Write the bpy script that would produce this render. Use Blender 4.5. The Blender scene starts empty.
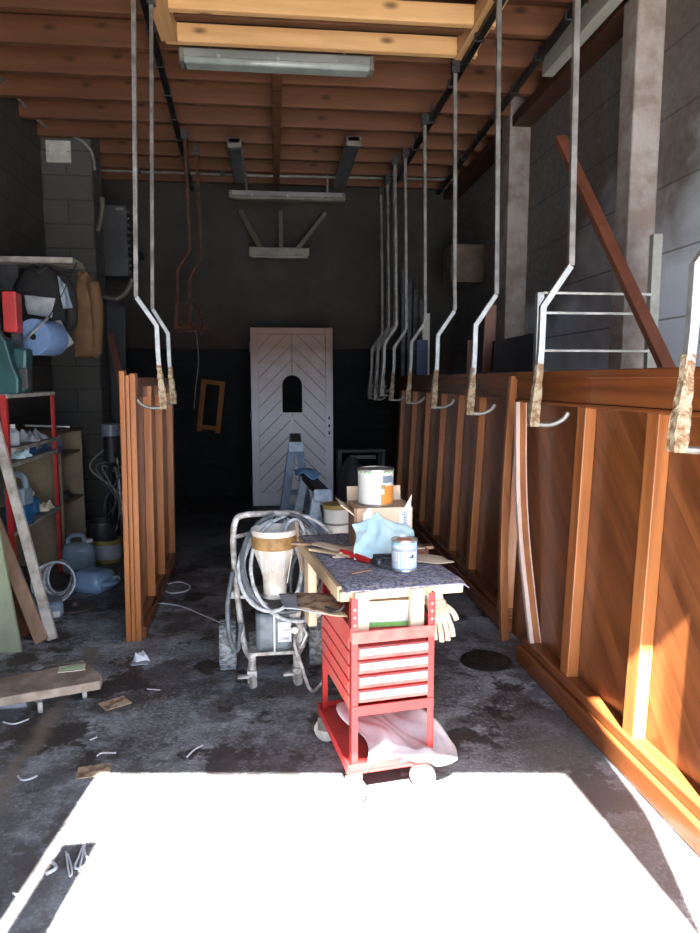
import bpy, bmesh, math, random
from mathutils import Vector, Matrix, Euler
random.seed(7)
SC = bpy.context.scene
COL = SC.collection
PI = math.pi

# ------------------------------------------------------------------ camera maths
H = 1.6; F = 700.0
PH = math.atan(.1236); TH = math.radians(6.07)
_s, _c, _q, _p = math.sin(TH), math.cos(TH), math.sin(PH), math.cos(PH)
CR = Vector((_c, -_s, 0)); CU = Vector((_s*_q, _c*_q, _p)); CW = Vector((_s*_p, _c*_p, -_q))
def ray(x, y): return CW + CR*((x-350)/F) + CU*((466.5-y)/F)
def PY(x, y, Y):
    r = ray(x, y); t = Y/r.y
    return Vector((r.x*t, Y, H + r.z*t))
def PX(x, y, X):
    r = ray(x, y); t = X/r.x
    return Vector((X, r.y*t, H + r.z*t))
def G(x, y, z=0.0):
    r = ray(x, y); t = (z-H)/r.z
    return Vector((r.x*t, r.y*t, z))

# ------------------------------------------------------------------ materials
class N:
    def __init__(s, name):
        s.m = bpy.data.materials.new(name); s.m.use_nodes = True
        s.t = s.m.node_tree; s.b = s.t.nodes['Principled BSDF']
        s.tc = s.t.nodes.new('ShaderNodeTexCoord')
    def new(s, kind, **kw):
        n = s.t.nodes.new(kind)
        for k, v in kw.items(): setattr(n, k, v)
        return n
    def link(s, a, b): s.t.links.new(a, b)
    def mapping(s, scale=(1,1,1), rot=(0,0,0), loc=(0,0,0)):
        n = s.new('ShaderNodeMapping'); s.link(s.tc.outputs['Object'], n.inputs['Vector'])
        n.inputs['Scale'].default_value = scale; n.inputs['Rotation'].default_value = rot; n.inputs['Location'].default_value = loc
        return n.outputs[0]
    def noise(s, vec, scale, detail=4, rough=.55, dist=0):
        n = s.new('ShaderNodeTexNoise'); s.link(vec, n.inputs['Vector'])
        n.inputs['Scale'].default_value = scale; n.inputs['Detail'].default_value = detail
        n.inputs['Roughness'].default_value = rough; n.inputs['Distortion'].default_value = dist
        return n.outputs['Fac']
    def ramp(s, fac, stops, interp='LINEAR'):
        n = s.new('ShaderNodeValToRGB'); s.link(fac, n.inputs['Fac']); cr = n.color_ramp; cr.interpolation = interp
        while len(cr.elements) < len(stops): cr.elements.new(.5)
        for e, (p, c) in zip(cr.elements, stops):
            e.position = p; e.color = (*c, 1) if len(c) == 3 else c
        return n.outputs['Color']
    def mix(s, fac, a, b, blend='MIX'):
        n = s.new('ShaderNodeMix', data_type='RGBA', blend_type=blend)
        for idx, v in ((0, fac), (6, a), (7, b)):
            if isinstance(v, bpy.types.NodeSocket): s.link(v, n.inputs[idx])
            elif idx == 0: n.inputs[0].default_value = v
            else: n.inputs[idx].default_value = (*v, 1)
        return n.outputs[2]
    def math(s, op, a, b=None, c=None):
        n = s.new('ShaderNodeMath', operation=op)
        for i, v in enumerate((a, b, c)):
            if v is None: continue
            if isinstance(v, bpy.types.NodeSocket): s.link(v, n.inputs[i])
            else: n.inputs[i].default_value = v
        return n.outputs[0]
    def sep(s, vec):
        n = s.new('ShaderNodeSeparateXYZ'); s.link(vec, n.inputs[0]); return n.outputs
    def bump(s, h, strength=.3, dist=.01):
        n = s.new('ShaderNodeBump'); s.link(h, n.inputs['Height'])
        n.inputs['Strength'].default_value = strength; n.inputs['Distance'].default_value = dist
        s.link(n.outputs[0], s.b.inputs['Normal'])
    def set(s, color=None, rough=None, metal=None):
        for k, v in (('Base Color', color), ('Roughness', rough), ('Metallic', metal)):
            if v is None: continue
            if isinstance(v, bpy.types.NodeSocket): s.link(v, s.b.inputs[k])
            elif k == 'Base Color': s.b.inputs[k].default_value = (*v, 1)
            else: s.b.inputs[k].default_value = v
        return s.m

def plain(name, c1, c2=None, scale=8, rough=.55, metal=0, bump=.15, lo=.4, hi=.62, bd=.004):
    n = N(name)
    if c2 is None: c2 = tuple(v*.6 for v in c1)
    v = n.mapping(); f = n.noise(v, scale, 5, .6)
    n.set(n.ramp(f, [(lo, c2), (hi, c1)]), rough, metal)
    if bump: n.bump(n.noise(v, scale*4, 3), bump, bd)
    return n.m

def wood(name, c1, c2, axis='Z', rough=.35, freq=14, knots=False, bump=.15):
    n = N(name)
    sc = [1,1,1]; sc['XYZ'.index(axis)] = .06
    v = n.mapping(scale=tuple(sc))
    f = n.noise(v, freq, 5, .6, .4)
    f2 = n.noise(n.mapping(), 1.6, 3)
    col = n.ramp(f, [(.33, c2), (.62, c1)])
    col = n.mix(n.math('MULTIPLY', f2, .55), col, tuple(x*.45 for x in c1))
    if knots:
        vo = n.new('ShaderNodeTexVoronoi'); sc2 = [1,1,1]; sc2['XYZ'.index(axis)] = .45
        n.link(n.mapping(scale=tuple(sc2)), vo.inputs['Vector']); vo.inputs['Scale'].default_value = 5
        k = n.ramp(vo.outputs['Distance'], [(.05, (1,1,1)), (.16, (0,0,0))])
        col = n.mix(k, col, tuple(x*.3 for x in c2))
    n.set(col, rough)
    n.bump(f, bump, .003)
    return n.m

M = {}
def floor_mat():
    n = N('stained_concrete'); v = n.mapping()
    big = n.noise(v, 1.1, 6, .62, .3); mid = n.noise(v, 4.2, 6, .65); fine = n.noise(v, 60, 3, .7)
    base = n.ramp(mid, [(.32, (.085,.08,.08)), (.5, (.235,.25,.27)), (.68, (.42,.455,.50))])
    spk = n.ramp(fine, [(.50, (0,0,0)), (.66, (1,1,1))])
    spk2 = n.ramp(n.noise(v, 22, 4, .75), [(.46, (0,0,0)), (.62, (1,1,1))])
    base = n.mix(n.math('MULTIPLY', spk2, .45), base, (.06,.052,.05))
    base = n.mix(n.math('MULTIPLY', spk, .45), base, (.66,.69,.73))
    edge = n.math('MULTIPLY', n.math('SUBTRACT', n.noise(v, 9, 5, .7), .5), .35)
    stain = n.ramp(n.math('ADD', big, edge), [(.50, (0,0,0)), (.56, (1,1,1))])
    st2 = n.ramp(n.math('ADD', n.noise(n.mapping(loc=(3,7,0)), 2.2, 5, .6), edge), [(.53,(0,0,0)),(.58,(1,1,1))])
    sm = n.math('MAXIMUM', n.math('MULTIPLY', stain, .60), n.math('MULTIPLY', st2, .88))
    col = n.mix(sm, base, (.040,.026,.022))
    # a worn earthy seam in the slab
    x = n.sep(v); d = n.math('ABSOLUTE', n.math('ADD', n.math('ADD', x[0], 1.09), n.math('MULTIPLY', n.math('SUBTRACT', mid, .5), .16)))
    seam = n.ramp(d, [(.015, (1,1,1)), (.06, (0,0,0))])
    yl = n.math('LESS_THAN', x[1], 4.2)
    col = n.mix(n.math('MULTIPLY', n.math('MULTIPLY', seam, .8), yl), col, (.24,.19,.145))
    sun_lift = n.ramp(n.math('ADD', n.math('MULTIPLY', x[1], .25), n.math('MULTIPLY', mid, .25)), [(.76, (1,1,1)), (.86, (0,0,0))])  # slab colour lifted near the gate so the sunlit patch burns out
    col = n.mix(n.math('MULTIPLY', sun_lift, .22), col, (.34,.35,.37))
    # floor colour darkens towards the back, painting in the daylight falling off
    falloff = n.math('MULTIPLY', n.math('SMOOTH_MIN', n.math('MAXIMUM', n.math('MULTIPLY', n.math('SUBTRACT', x[1], 4.4), .3), 0), 1, .1), .9)
    col = n.mix(falloff, col, (.02,.018,.017))
    r = n.ramp(mid, [(.35, (.42,.42,.42)), (.65, (.75,.75,.75))])
    n.set(col, r); n.bump(n.math('ADD', fine, mid), .6, .008)
    return n.m
M['floor'] = floor_mat()

def rwall_mat():
    n = N('sprayed_concrete_slabs'); v = n.mapping(); x = n.sep(v)
    nz = n.noise(n.mapping(scale=(1,.7,1)), 1.5, 5, .55, .5)
    fine = n.noise(v, 18, 4)
    base = n.ramp(fine, [(.3, (.13,.125,.115)), (.7, (.20,.20,.195))])
    # bluish-white overspray band above the panels, with skylight sheen painted in
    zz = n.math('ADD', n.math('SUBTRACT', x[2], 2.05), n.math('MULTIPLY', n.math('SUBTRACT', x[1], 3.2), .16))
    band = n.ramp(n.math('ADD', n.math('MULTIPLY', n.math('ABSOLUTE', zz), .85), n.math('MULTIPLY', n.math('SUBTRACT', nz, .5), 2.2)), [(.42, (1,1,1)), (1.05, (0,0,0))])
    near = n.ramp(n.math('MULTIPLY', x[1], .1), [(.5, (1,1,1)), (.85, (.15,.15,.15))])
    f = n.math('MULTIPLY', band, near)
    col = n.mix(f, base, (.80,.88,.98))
    br = n.ramp(n.noise(n.mapping(loc=(5,2,9)), .9, 3), [(.45, (0,0,0)), (.62, (1,1,1))])
    col = n.mix(n.math('MULTIPLY', br, .45), col, (.13,.065,.035))
    j = n.math('FRACT', n.math('DIVIDE', n.math('ADD', n.math('ADD', x[2], .12), n.math('MULTIPLY', x[1], .0)), .42))
    line = n.math('LESS_THAN', j, .03)
    col = n.mix(n.math('MULTIPLY', line, .6), col, (.04,.036,.034))
    n.set(col, .75); n.bump(n.math('SUBTRACT', n.math('MULTIPLY', fine, .3), line), .5, .012)
    return n.m
M['rwall'] = rwall_mat()

def block_mat(name, c1, c2, axis):
    n = N(name); v = n.mapping(); x = n.sep(v)
    cb = n.new('ShaderNodeCombineXYZ'); n.link(x[axis], cb.inputs[0]); n.link(x[2], cb.inputs[1])
    b = n.new('ShaderNodeTexBrick'); n.link(cb.outputs[0], b.inputs['Vector'])
    b.inputs['Scale'].default_value = 1; b.inputs['Brick Width'].default_value = .5; b.inputs['Row Height'].default_value = .25
    b.inputs['Mortar Size'].default_value = .008
    b.inputs['Color1'].default_value = (*c1,1); b.inputs['Color2'].default_value = (*c2,1); b.inputs['Mortar'].default_value = (*[q*.45 for q in c2],1)
    f = n.noise(v, 3, 6, .6)
    col = n.mix(n.math('MULTIPLY', f, .8), b.outputs['Color'], tuple(q*.4 for q in c1))
    n.set(col, .85); n.bump(n.math('SUBTRACT', n.noise(v, 40, 3), b.outputs['Fac']), .4, .008)
    return n.m
M['block_y'] = block_mat('block_wall_grey', (.075,.067,.055), (.06,.053,.044), 1)
M['block_x'] = block_mat('block_pillar_grey', (.115,.11,.098), (.095,.09,.08), 0)
def back_mat():
    n = N('dark_render'); v = n.mapping(); x = n.sep(v)  # dark grey, browner lower down
    f = n.noise(v, 2.2, 6, .6); g = n.noise(n.mapping(scale=(.5,1,1)), 1.3, 4, .6, .6)
    col = n.ramp(f, [(.3, (.028,.025,.021)), (.7, (.052,.047,.040))])
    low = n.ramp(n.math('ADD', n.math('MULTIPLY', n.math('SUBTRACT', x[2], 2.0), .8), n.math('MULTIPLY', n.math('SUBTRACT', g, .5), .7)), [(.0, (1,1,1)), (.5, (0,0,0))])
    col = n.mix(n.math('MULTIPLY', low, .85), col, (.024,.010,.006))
    n.set(col, .85); n.bump(f, .3, .01)
    return n.m
M['back'] = back_mat()
M['ceil'] = wood('brown_ceiling_boards', (.085,.032,.015), (.045,.017,.009), 'X', .6, 10, True)
M['joist'] = wood('brown_joist_timber', (.19,.075,.034), (.10,.038,.017), 'X', .6, 12, True)
M['newwood'] = wood('fresh_pine', (.86,.52,.24), (.70,.38,.15), 'X', .5, 12, True)
M['newwood_y'] = wood('fresh_pine_lengthwise', (.72,.42,.20), (.50,.26,.11), 'Y', .5, 12, True)
M['paleboard'] = wood('weathered_pale_board', (.42,.42,.37), (.30,.30,.26), 'Y', .65, 12)
M['post'] = plain('pinkish_concrete_post', (.38,.34,.32), (.24,.19,.165), 5, .8, bump=.4)
M['varn_z'] = wood('varnished_batten', (.52,.19,.058), (.28,.085,.024), 'Z', .30, 16)
M['varn_y'] = wood('varnished_rail', (.29,.092,.029), (.15,.045,.015), 'Y', .24, 16)
M['varn_glare'] = wood('oak_edge_glare', (.92,.74,.66), (.78,.52,.42), 'Z', .22, 16)  # glare on the moulding edge put into the wood colour
M['darkwood_z'] = wood('dark_brown_wood', (.20,.075,.04), (.10,.035,.02), 'Z', .4, 14)
M['plankraw'] = wood('raw_brown_plank', (.46,.29,.19), (.30,.17,.11), 'Z', .6, 12, True)
M['plankpaint'] = plain('paint_crusted_plank', (.62,.57,.50), (.32,.27,.22), 7, .6, bump=.5)
def field_mat(name, sign=1):
    n = N(name)
    v = n.mapping(rot=(sign*math.radians(45),0,0)); x = n.sep(v)
    # planks run along the rotated z axis
    k = n.math('DIVIDE', x[1], .105)
    fr = n.math('FRACT', k); idx = n.math('FLOOR', k)
    line = n.math('LESS_THAN', fr, .03)
    wn = n.new('ShaderNodeTexWhiteNoise', noise_dimensions='1D'); n.link(idx, wn.inputs['W'])
    mp = n.new('ShaderNodeMapping'); n.link(v, mp.inputs['Vector']); mp.inputs['Scale'].default_value = (1,1,.1)
    add = n.new('ShaderNodeVectorMath', operation='ADD'); n.link(mp.outputs[0], add.inputs[0]); n.link(wn.outputs['Color'], add.inputs[1])
    f = n.noise(add.outputs[0], 9, 5, .6, .5)
    col = n.ramp(f, [(.3, (.11,.034,.011)), (.7, (.28,.095,.030))])
    col = n.mix(n.math('MULTIPLY', wn.outputs['Value'], .35), col, (.11,.030,.010))
    col = n.mix(n.math('MULTIPLY', line, .8), col, (.05,.015,.006))
    n.set(col, .28); n.bump(n.math('SUBTRACT', n.math('MULTIPLY', f, .25), line), .35, .004)
    return n.m
M['field'] = field_mat('varnished_diagonal_boards')
def chevron_mat():
    n = N('primed_chevron_bounce'); x = n.sep(n.mapping())
    k = n.math('DIVIDE', n.math('ADD', x[2], n.math('ABSOLUTE', x[0])), .185)
    fr = n.math('FRACT', k); line = n.math('LESS_THAN', fr, .07)
    mid = n.math('LESS_THAN', n.math('ABSOLUTE', x[0]), .006)
    ln = n.math('MAXIMUM', line, mid)
    f = n.noise(n.mapping(), 5, 4)
    bounce_tint = n.ramp(n.math('ADD', n.math('MULTIPLY', x[2], .4), n.math('MULTIPLY', f, .12)), [(.50, (.68,.67,.71)), (.86, (.20,.10,.055))])  # brown top paints in the warm bounce from the ceiling
    col = n.mix(n.math('MULTIPLY', ln, .85), bounce_tint, (.06,.05,.05))
    n.set(col, .5); n.bump(n.math('SUBTRACT', 1, ln), .5, .008)
    return n.m
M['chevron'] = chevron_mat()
def doorframe_mat():
    n = N('primed_frame_bounce'); x = n.sep(n.mapping()); f = n.noise(n.mapping(), 5, 4)
    bounce_tint = n.ramp(n.math('ADD', n.math('MULTIPLY', x[2], .4), n.math('MULTIPLY', f, .12)), [(.50, (.68,.67,.71)), (.86, (.20,.10,.055))])  # same painted ceiling bounce on the frame
    n.set(bounce_tint, .5); return n.m
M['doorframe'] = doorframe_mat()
M['black'] = plain('matt_black', (.012,.012,.013), (.006,.006,.006), 5, .5, bump=0)
M['blackmetal'] = plain('black_track_steel', (.03,.028,.027), (.015,.014,.013), 9, .45, .6, .2)
M['steel'] = plain('dull_steel_rod', (.27,.26,.24), (.14,.125,.11), 7, .45, .5, .2)
M['steel_bright'] = plain('bright_steel_rod', (.46,.47,.47), (.30,.30,.28), 9, .38, .6, .2)
M['crust'] = plain('paint_crusted_hook', (.50,.41,.28), (.24,.13,.06), 34, .6, .1, 1.0, .42, .55, .01)
M['rust'] = plain('rusty_hook', (.10,.035,.014), (.035,.014,.007), 22, .75, .2, .9)
M['darksteel'] = plain('dark_steel', (.08,.08,.085), (.04,.04,.04), 9, .5, .5)
M['lampbody'] = plain('lamp_housing', (.26,.27,.26), (.18,.185,.175), 4, .35, bump=0)
M['lampcover'] = plain('lamp_diffuser', (.36,.40,.385), (.26,.29,.28), 3, .15, bump=0)
M['lampdark'] = plain('dusty_lamp_cover', (.10,.11,.12), (.05,.055,.06), 5, .3, bump=.1)
M['lampend'] = plain('dusty_lamp_end', (.20,.185,.15), (.13,.12,.10), 8, .5, bump=0)
M['whitepaint'] = plain('dusty_white', (.62,.61,.57), (.42,.41,.38), 6, .6)
M['white'] = plain('clean_white', (.82,.83,.84), (.70,.71,.73), 6, .5, bump=0)
M['red'] = plain('red_enamel', (.50,.028,.026), (.36,.024,.024), 9, .4, bump=.08)
M['reddusty'] = plain('dusty_red_enamel', (.66,.07,.06), (.55,.13,.11), 12, .5, bump=.2)
M['drawer'] = plain('pale_drawer_label', (.55,.50,.52), (.46,.40,.42), 18, .5, bump=0)
M['rubber'] = plain('paint_dusted_tyre', (.42,.45,.47), (.18,.18,.18), 40, .8, bump=.6, lo=.42, hi=.6)
M['castor'] = plain('pale_castor_wheel', (.62,.60,.56), (.4,.38,.34), 14, .5)
M['crustgrey'] = plain('paint_spattered_steel', (.74,.72,.69), (.34,.30,.27), 24, .6, .1, .7)
M['motor'] = plain('grey_blue_motor_shell', (.22,.27,.31), (.13,.155,.18), 14, .45, bump=.25)
M['hose'] = plain('grey_blue_hose', (.72,.76,.80), (.34,.36,.38), 22, .5, bump=.3)
M['hosedark'] = plain('dark_hose', (.16,.18,.20), (.09,.10,.11), 22, .5, bump=.3)
M['cup'] = plain('paint_coated_hopper', (.86,.82,.76), (.60,.52,.44), 7, .5, bump=.4)
M['cupband'] = plain('ochre_paint_crust', (.48,.28,.10), (.30,.16,.06), 16, .6, bump=.8)
M['blue_trestle'] = plain('blue_grey_painted_steel', (.09,.15,.26), (.17,.22,.30), 9, .5, bump=.25)
M['trestle_pale'] = plain('pale_blue_painted_steel', (.42,.52,.62), (.22,.30,.40), 9, .5, bump=.25)
M['trestle_dark'] = plain('dark_trestle_top', (.055,.05,.055), (.03,.03,.03), 9, .5, bump=.3)
M['ragblue'] = plain('blue_rag', (.20,.42,.72), (.14,.3,.55), 9, .8)
M['cyanrag'] = plain('pale_turquoise_cloth', (.72,.93,.96), (.62,.88,.93), 7, .75, bump=.3)
M['cardboard'] = plain('cardboard', (.58,.40,.27), (.48,.31,.20), 5, .8)
M['card_light'] = plain('pale_cardboard', (.80,.64,.48), (.70,.53,.38), 5, .8)
M['card_stain'] = plain('stained_cardboard', (.58,.44,.30), (.20,.10,.06), 16, .8, lo=.38, hi=.55)
M['carpet'] = plain('grey_blue_felt', (.48,.46,.54), (.13,.12,.18), 70, .95, bump=1, lo=.38, hi=.62)
M['benchwood'] = wood('bench_pine', (.80,.58,.36), (.66,.44,.25), 'Y', .55, 12)
M['benchwood_z'] = wood('bench_leg_pine', (.86,.70,.50), (.76,.57,.38), 'Z', .55, 12)
M['can'] = plain('white_blue_paint_can', (.36,.60,.80), (.28,.50,.72), 5, .35, bump=0)
M['can_white'] = plain('white_paint_can', (.80,.80,.78), (.66,.66,.63), 5, .35, bump=0)
M['tin'] = plain('tin_rim', (.62,.62,.58), (.42,.42,.38), 12, .3, .7, bump=0)
M['orange'] = plain('orange_print', (.75,.30,.06), (.65,.22,.04), 9, .5, bump=0)
M['redpaint'] = plain('orange_red_paint', (.72,.14,.05), (.62,.25,.15), 9, .4, bump=0)
M['green'] = plain('green_print', (.28,.62,.16), (.15,.45,.12), 30, .5, bump=0)
M['navy'] = plain('navy_print', (.05,.08,.2), (.04,.06,.15), 9, .5, bump=0)
M['redplastic'] = plain('red_plastic_handle', (.62,.03,.03), (.5,.02,.02), 9, .3, bump=0)
M['glove'] = plain('cream_work_glove', (.72,.64,.48), (.58,.50,.36), 14, .8, bump=.4)
M['teal'] = plain('teal_machine_enamel', (.022,.085,.09), (.015,.055,.06), 5, .45, bump=.1)
M['rollblue'] = plain('blue_paper_roll', (.17,.27,.48), (.14,.23,.42), 30, .85, bump=.2)
M['jacketblack'] = plain('black_jacket_cloth', (.018,.018,.02), (.01,.01,.01), 12, .8, bump=.4)
M['jackettan'] = plain('tan_jacket_cloth', (.16,.085,.035), (.11,.058,.025), 9, .85, bump=.5)
M['paper'] = plain('grey_papers', (.42,.44,.47), (.30,.32,.35), 9, .8)
M['bottleblue'] = plain('blue_liquid_plastic', (.03,.13,.28), (.02,.09,.2), 5, .2, bump=0)
M['plasticgrey'] = plain('translucent_grey_plastic', (.20,.26,.31), (.16,.21,.26), 4, .3, bump=.05)
M['plasticblue'] = plain('pale_blue_plastic', (.24,.36,.52), (.2,.3,.44), 4, .3, bump=.05)
M['melamine'] = plain('cream_melamine', (.30,.22,.13), (.2,.15,.09), 4, .5, bump=.05)
M['shelfgrey'] = plain('dirty_shelf_board', (.36,.34,.29), (.2,.18,.15), 9, .7)
M['greenboard'] = plain('pale_green_board', (.34,.38,.25), (.27,.30,.20), 3, .6)
M['dollyboard'] = plain('grubby_platform_board', (.50,.40,.31), (.28,.21,.16), 7, .7, bump=.2)
M['cable'] = plain('grey_cable', (.30,.30,.30), (.16,.16,.16), 10, .6, bump=0)
M['cablewhite'] = plain('white_string', (.72,.74,.78), (.6,.6,.64), 10, .7, bump=0)
M['dirtred'] = plain('brick_red_hose', (.35,.10,.07), (.25,.07,.05), 10, .6, bump=0)
M['pvc'] = plain('aged_white_pipe', (.14,.12,.10), (.08,.07,.055), 9, .5, bump=.1)
M['manhole'] = plain('dark_iron_cover', (.05,.045,.042), (.025,.022,.02), 30, .55, .3, .8)
M['brownplate'] = plain('oily_brown_disc', (.075,.05,.04), (.04,.025,.02), 12, .5, bump=.4)
M['shutter'] = plain('dark_shutter', (.006,.006,.006), (.003,.003,.003), 4, .95, bump=.1)  # near-black slats
M['boxbrown'] = plain('dusty_brown_box', (.16,.115,.08), (.10,.07,.05), 5, .8)
M['darkboard'] = plain('dark_grey_board', (.009,.008,.010), (.005,.005,.006), 4, .8, bump=.05)
M['darkboard'].node_tree.nodes['Principled BSDF'].inputs['Specular IOR Level'].default_value = .1
M['bluestrip'] = plain('dark_blue_strip', (.05,.07,.16), (.03,.045,.1), 4, .5, bump=0)
M['creamstrip'] = plain('window_light_strip', (.80,.78,.62), (.7,.68,.5), 4, .5, bump=0)
M['orangewood'] = wood('orange_stained_wood', (.16,.06,.012), (.10,.035,.008), 'Z', .95, 12)
M['purple'] = plain('violet_label', (.14,.09,.25), (.1,.06,.18), 9, .5, bump=0)
M['outside'] = plain('outside_concrete', (.42,.38,.33), (.34,.31,.27), 2, .85, bump=.1)
M['greypanel'] = plain('grey_leaning_board', (.06,.062,.066), (.035,.037,.04), 3, .6)
M['glass'] = plain('dark_window_pane', (.006,.006,.006), (.004,.004,.004), 3, .8, bump=0)
M['glass'].node_tree.nodes['Principled BSDF'].inputs['Specular IOR Level'].default_value = .1
M['clothwhite'] = plain('white_cotton_rag', (.80,.77,.78), (.66,.62,.63), 7, .85, bump=.3)
M['brassy'] = plain('brassy_ochre', (.4,.3,.08), (.25,.18,.05), 9, .5)

# ------------------------------------------------------------------ mesh builder
def smooth_pts(pts, n=6, closed=False):
    P = [Vector(p) for p in pts]; out = []; L = len(P)
    rng = range(L if closed else L-1)
    for i in rng:
        if closed: a,b,c,d = P[(i-1)%L],P[i],P[(i+1)%L],P[(i+2)%L]
        else: a,b,c,d = P[max(i-1,0)],P[i],P[i+1],P[min(i+2,L-1)]
        for k in range(n):
            t = k/n
            out.append(.5*((2*b)+(-a+c)*t+(2*a-5*b+4*c-d)*t*t+(-a+3*b-3*c+d)*t**3))
    if not closed: out.append(P[-1])
    return out

class MB:
    def __init__(s): s.bm = bmesh.new()
    def box(s, c, d, rot=None, piv=None):
        """centre c, full size d, optional rotation matrix/euler about the centre"""
        m = Matrix.Diagonal((*d, 1))
        r = bmesh.ops.create_cube(s.bm, size=1, matrix=Matrix())
        R = rot if rot is None or isinstance(rot, Matrix) else Euler(rot).to_matrix()
        for v in r['verts']:
            p = Vector((v.co.x*d[0], v.co.y*d[1], v.co.z*d[2]))
            if R is not None: p = R @ p
            v.co = p + Vector(c)
        return s
    def mm(s, x0, x1, y0, y1, z0, z1):
        return s.box(((x0+x1)/2,(y0+y1)/2,(z0+z1)/2), (abs(x1-x0),abs(y1-y0),abs(z1-z0)))
    def bar(s, a, b, w, h, up=(0,0,1)):
        a, b = Vector(a), Vector(b); d = b-a; L = d.length; z = d.normalized()
        u = Vector(up)
        if abs(z.dot(u)) > .98: u = Vector((0,1,0))
        x = u.cross(z).normalized(); y = z.cross(x)
        R = Matrix((x, y, z)).transposed()
        return s.box((a+b)/2, (w, h, L), R)
    def tube(s, pts, r, seg=8, closed=False, square=False, ref=(0,1,0), rad=None):
        P = [Vector(p) for p in pts]; L = len(P)
        T = []
        for i in range(L):
            if closed: t = P[(i+1)%L]-P[i-1]
            elif i == 0: t = P[1]-P[0]
            elif i == L-1: t = P[-1]-P[-2]
            else: t = (P[i+1]-P[i]).normalized()+(P[i]-P[i-1]).normalized()
            T.append(t.normalized())
        nrm = Vector(ref)
        if abs(nrm.dot(T[0])) > .9: nrm = Vector((1,0,0)) if abs(T[0].x) < .9 else Vector((0,0,1))
        rings = []
        nn = 4 if square else seg
        for i in range(L):
            nrm = (nrm - T[i]*nrm.dot(T[i])).normalized(); bi = T[i].cross(nrm)
            sc = 1.0
            if 0 < i < L-1 or closed:
                a = (P[i]-P[i-1]).normalized(); cc = max(.35, a.dot(T[i])); sc = 1/cc
            rr = rad[i] if rad else r
            ring = []
            for k in range(nn):
                an = 2*PI*(k+.5)/nn
                q = rr*(1.414 if square else 1)
                ring.append(s.bm.verts.new(P[i]+nrm*math.cos(an)*q+bi*math.sin(an)*q*sc if square else P[i]+nrm*math.cos(an)*q+bi*math.sin(an)*q))
            rings.append(ring)
        for i in range(L if closed else L-1):
            A, B = rings[i], rings[(i+1)%L]
            for k in range(nn):
                s.bm.faces.new((A[k], A[(k+1)%nn], B[(k+1)%nn], B[k]))
        if not closed:
            s.bm.faces.new(rings[0][::-1]); s.bm.faces.new(rings[-1])
        return s
    def lathe(s, prof, c=(0,0,0), seg=24, rot=None, caps=True, sx=1, sy=1):
        R = Matrix.Identity(3) if rot is None else Euler(rot).to_matrix()
        rings = []
        for r, z in prof:
            rings.append([s.bm.verts.new(R @ Vector((r*math.cos(2*PI*k/seg)*sx, r*math.sin(2*PI*k/seg)*sy, z)) + Vector(c)) for k in range(seg)])
        for A, B in zip(rings, rings[1:]):
            for k in range(seg):
                s.bm.faces.new((A[k], A[(k+1)%seg], B[(k+1)%seg], B[k]))
        if caps:
            s.bm.faces.new(rings[0][::-1]); s.bm.faces.new(rings[-1])
        return s
    def prism(s, poly, a0, a1, axis='Y'):
        """poly of 2D points extruded along axis. axis Y: (x,z); X: (y,z); Z: (x,y)"""
        def mk(p, a):
            return {'Y': (p[0], a, p[1]), 'X': (a, p[0], p[1]), 'Z': (p[0], p[1], a)}[axis]
        A = [s.bm.verts.new(mk(p, a0)) for p in poly]; B = [s.bm.verts.new(mk(p, a1)) for p in poly]
        n = len(poly)
        s.bm.faces.new(A[::-1]); s.bm.faces.new(B)
        for k in range(n): s.bm.faces.new((A[k], A[(k+1)%n], B[(k+1)%n], B[k]))
        return s
    def grid(s, fn, nu, nv, thick=0.004):
        """fn(u,v)->point; a closed thin sheet"""
        top = [[s.bm.verts.new(Vector(fn(i/nu, j/nv))) for j in range(nv+1)] for i in range(nu+1)]
        bot = [[s.bm.verts.new(v.co - Vector((0,0,thick))) for v in row] for row in top]
        for i in range(nu):
            for j in range(nv):
                s.bm.faces.new((top[i][j], top[i+1][j], top[i+1][j+1], top[i][j+1]))
                s.bm.faces.new((bot[i][j], bot[i][j+1], bot[i+1][j+1], bot[i+1][j]))
        edge = [(i,0) for i in range(nu)]+[(nu,j) for j in range(nv)]+[(i,nv) for i in range(nu,0,-1)]+[(0,j) for j in range(nv,0,-1)]
        for a, b in zip(edge, edge[1:]+edge[:1]):
            s.bm.faces.new((top[a[0]][a[1]], bot[a[0]][a[1]], bot[b[0]][b[1]], top[b[0]][b[1]]))
        return s
    def build(s, name, mat, parent=None, bevel=0, smooth=False, world=False, origin=None):
        """world=True: the vertices are world coordinates; they are moved into the parent's frame"""
        bmesh.ops.recalc_face_normals(s.bm, faces=s.bm.faces)
        if world and parent is not None:
            bpy_m = parent_matrix(parent).inverted()
            s.bm.transform(bpy_m)
        loc = None
        if parent is None and origin != 'keep':
            zs = [v.co for v in s.bm.verts]
            loc = Vector((sum(v.x for v in zs)/len(zs), sum(v.y for v in zs)/len(zs), min(v.z for v in zs))) if origin is None else Vector(origin)
            s.bm.transform(Matrix.Translation(-loc))
        me = bpy.data.meshes.new(name); s.bm.to_mesh(me); s.bm.free()
        o = bpy.data.objects.new(name, me); COL.objects.link(o)
        if loc is not None: o.location = loc
        me.materials.append(mat)
        if smooth:
            for p in me.polygons: p.use_smooth = True
            if smooth != 'all':
                try: me.set_sharp_from_angle(angle=math.radians(42))
                except Exception: pass
        if bevel:
            md = o.modifiers.new('bevel', 'BEVEL'); md.width = bevel; md.segments = 2; md.limit_method = 'ANGLE'
        if parent is not None: o.parent = parent
        return o
def parent_matrix(o):
    m = Matrix.LocRotScale(o.location, o.rotation_euler, o.scale)
    return parent_matrix(o.parent) @ m if o.parent else m
def tag(o, label=None, cat=None, group=None, kind=None):
    if label: o['label'] = label
    if cat: o['category'] = cat
    if group: o['group'] = group
    if kind: o['kind'] = kind
    return o
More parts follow.
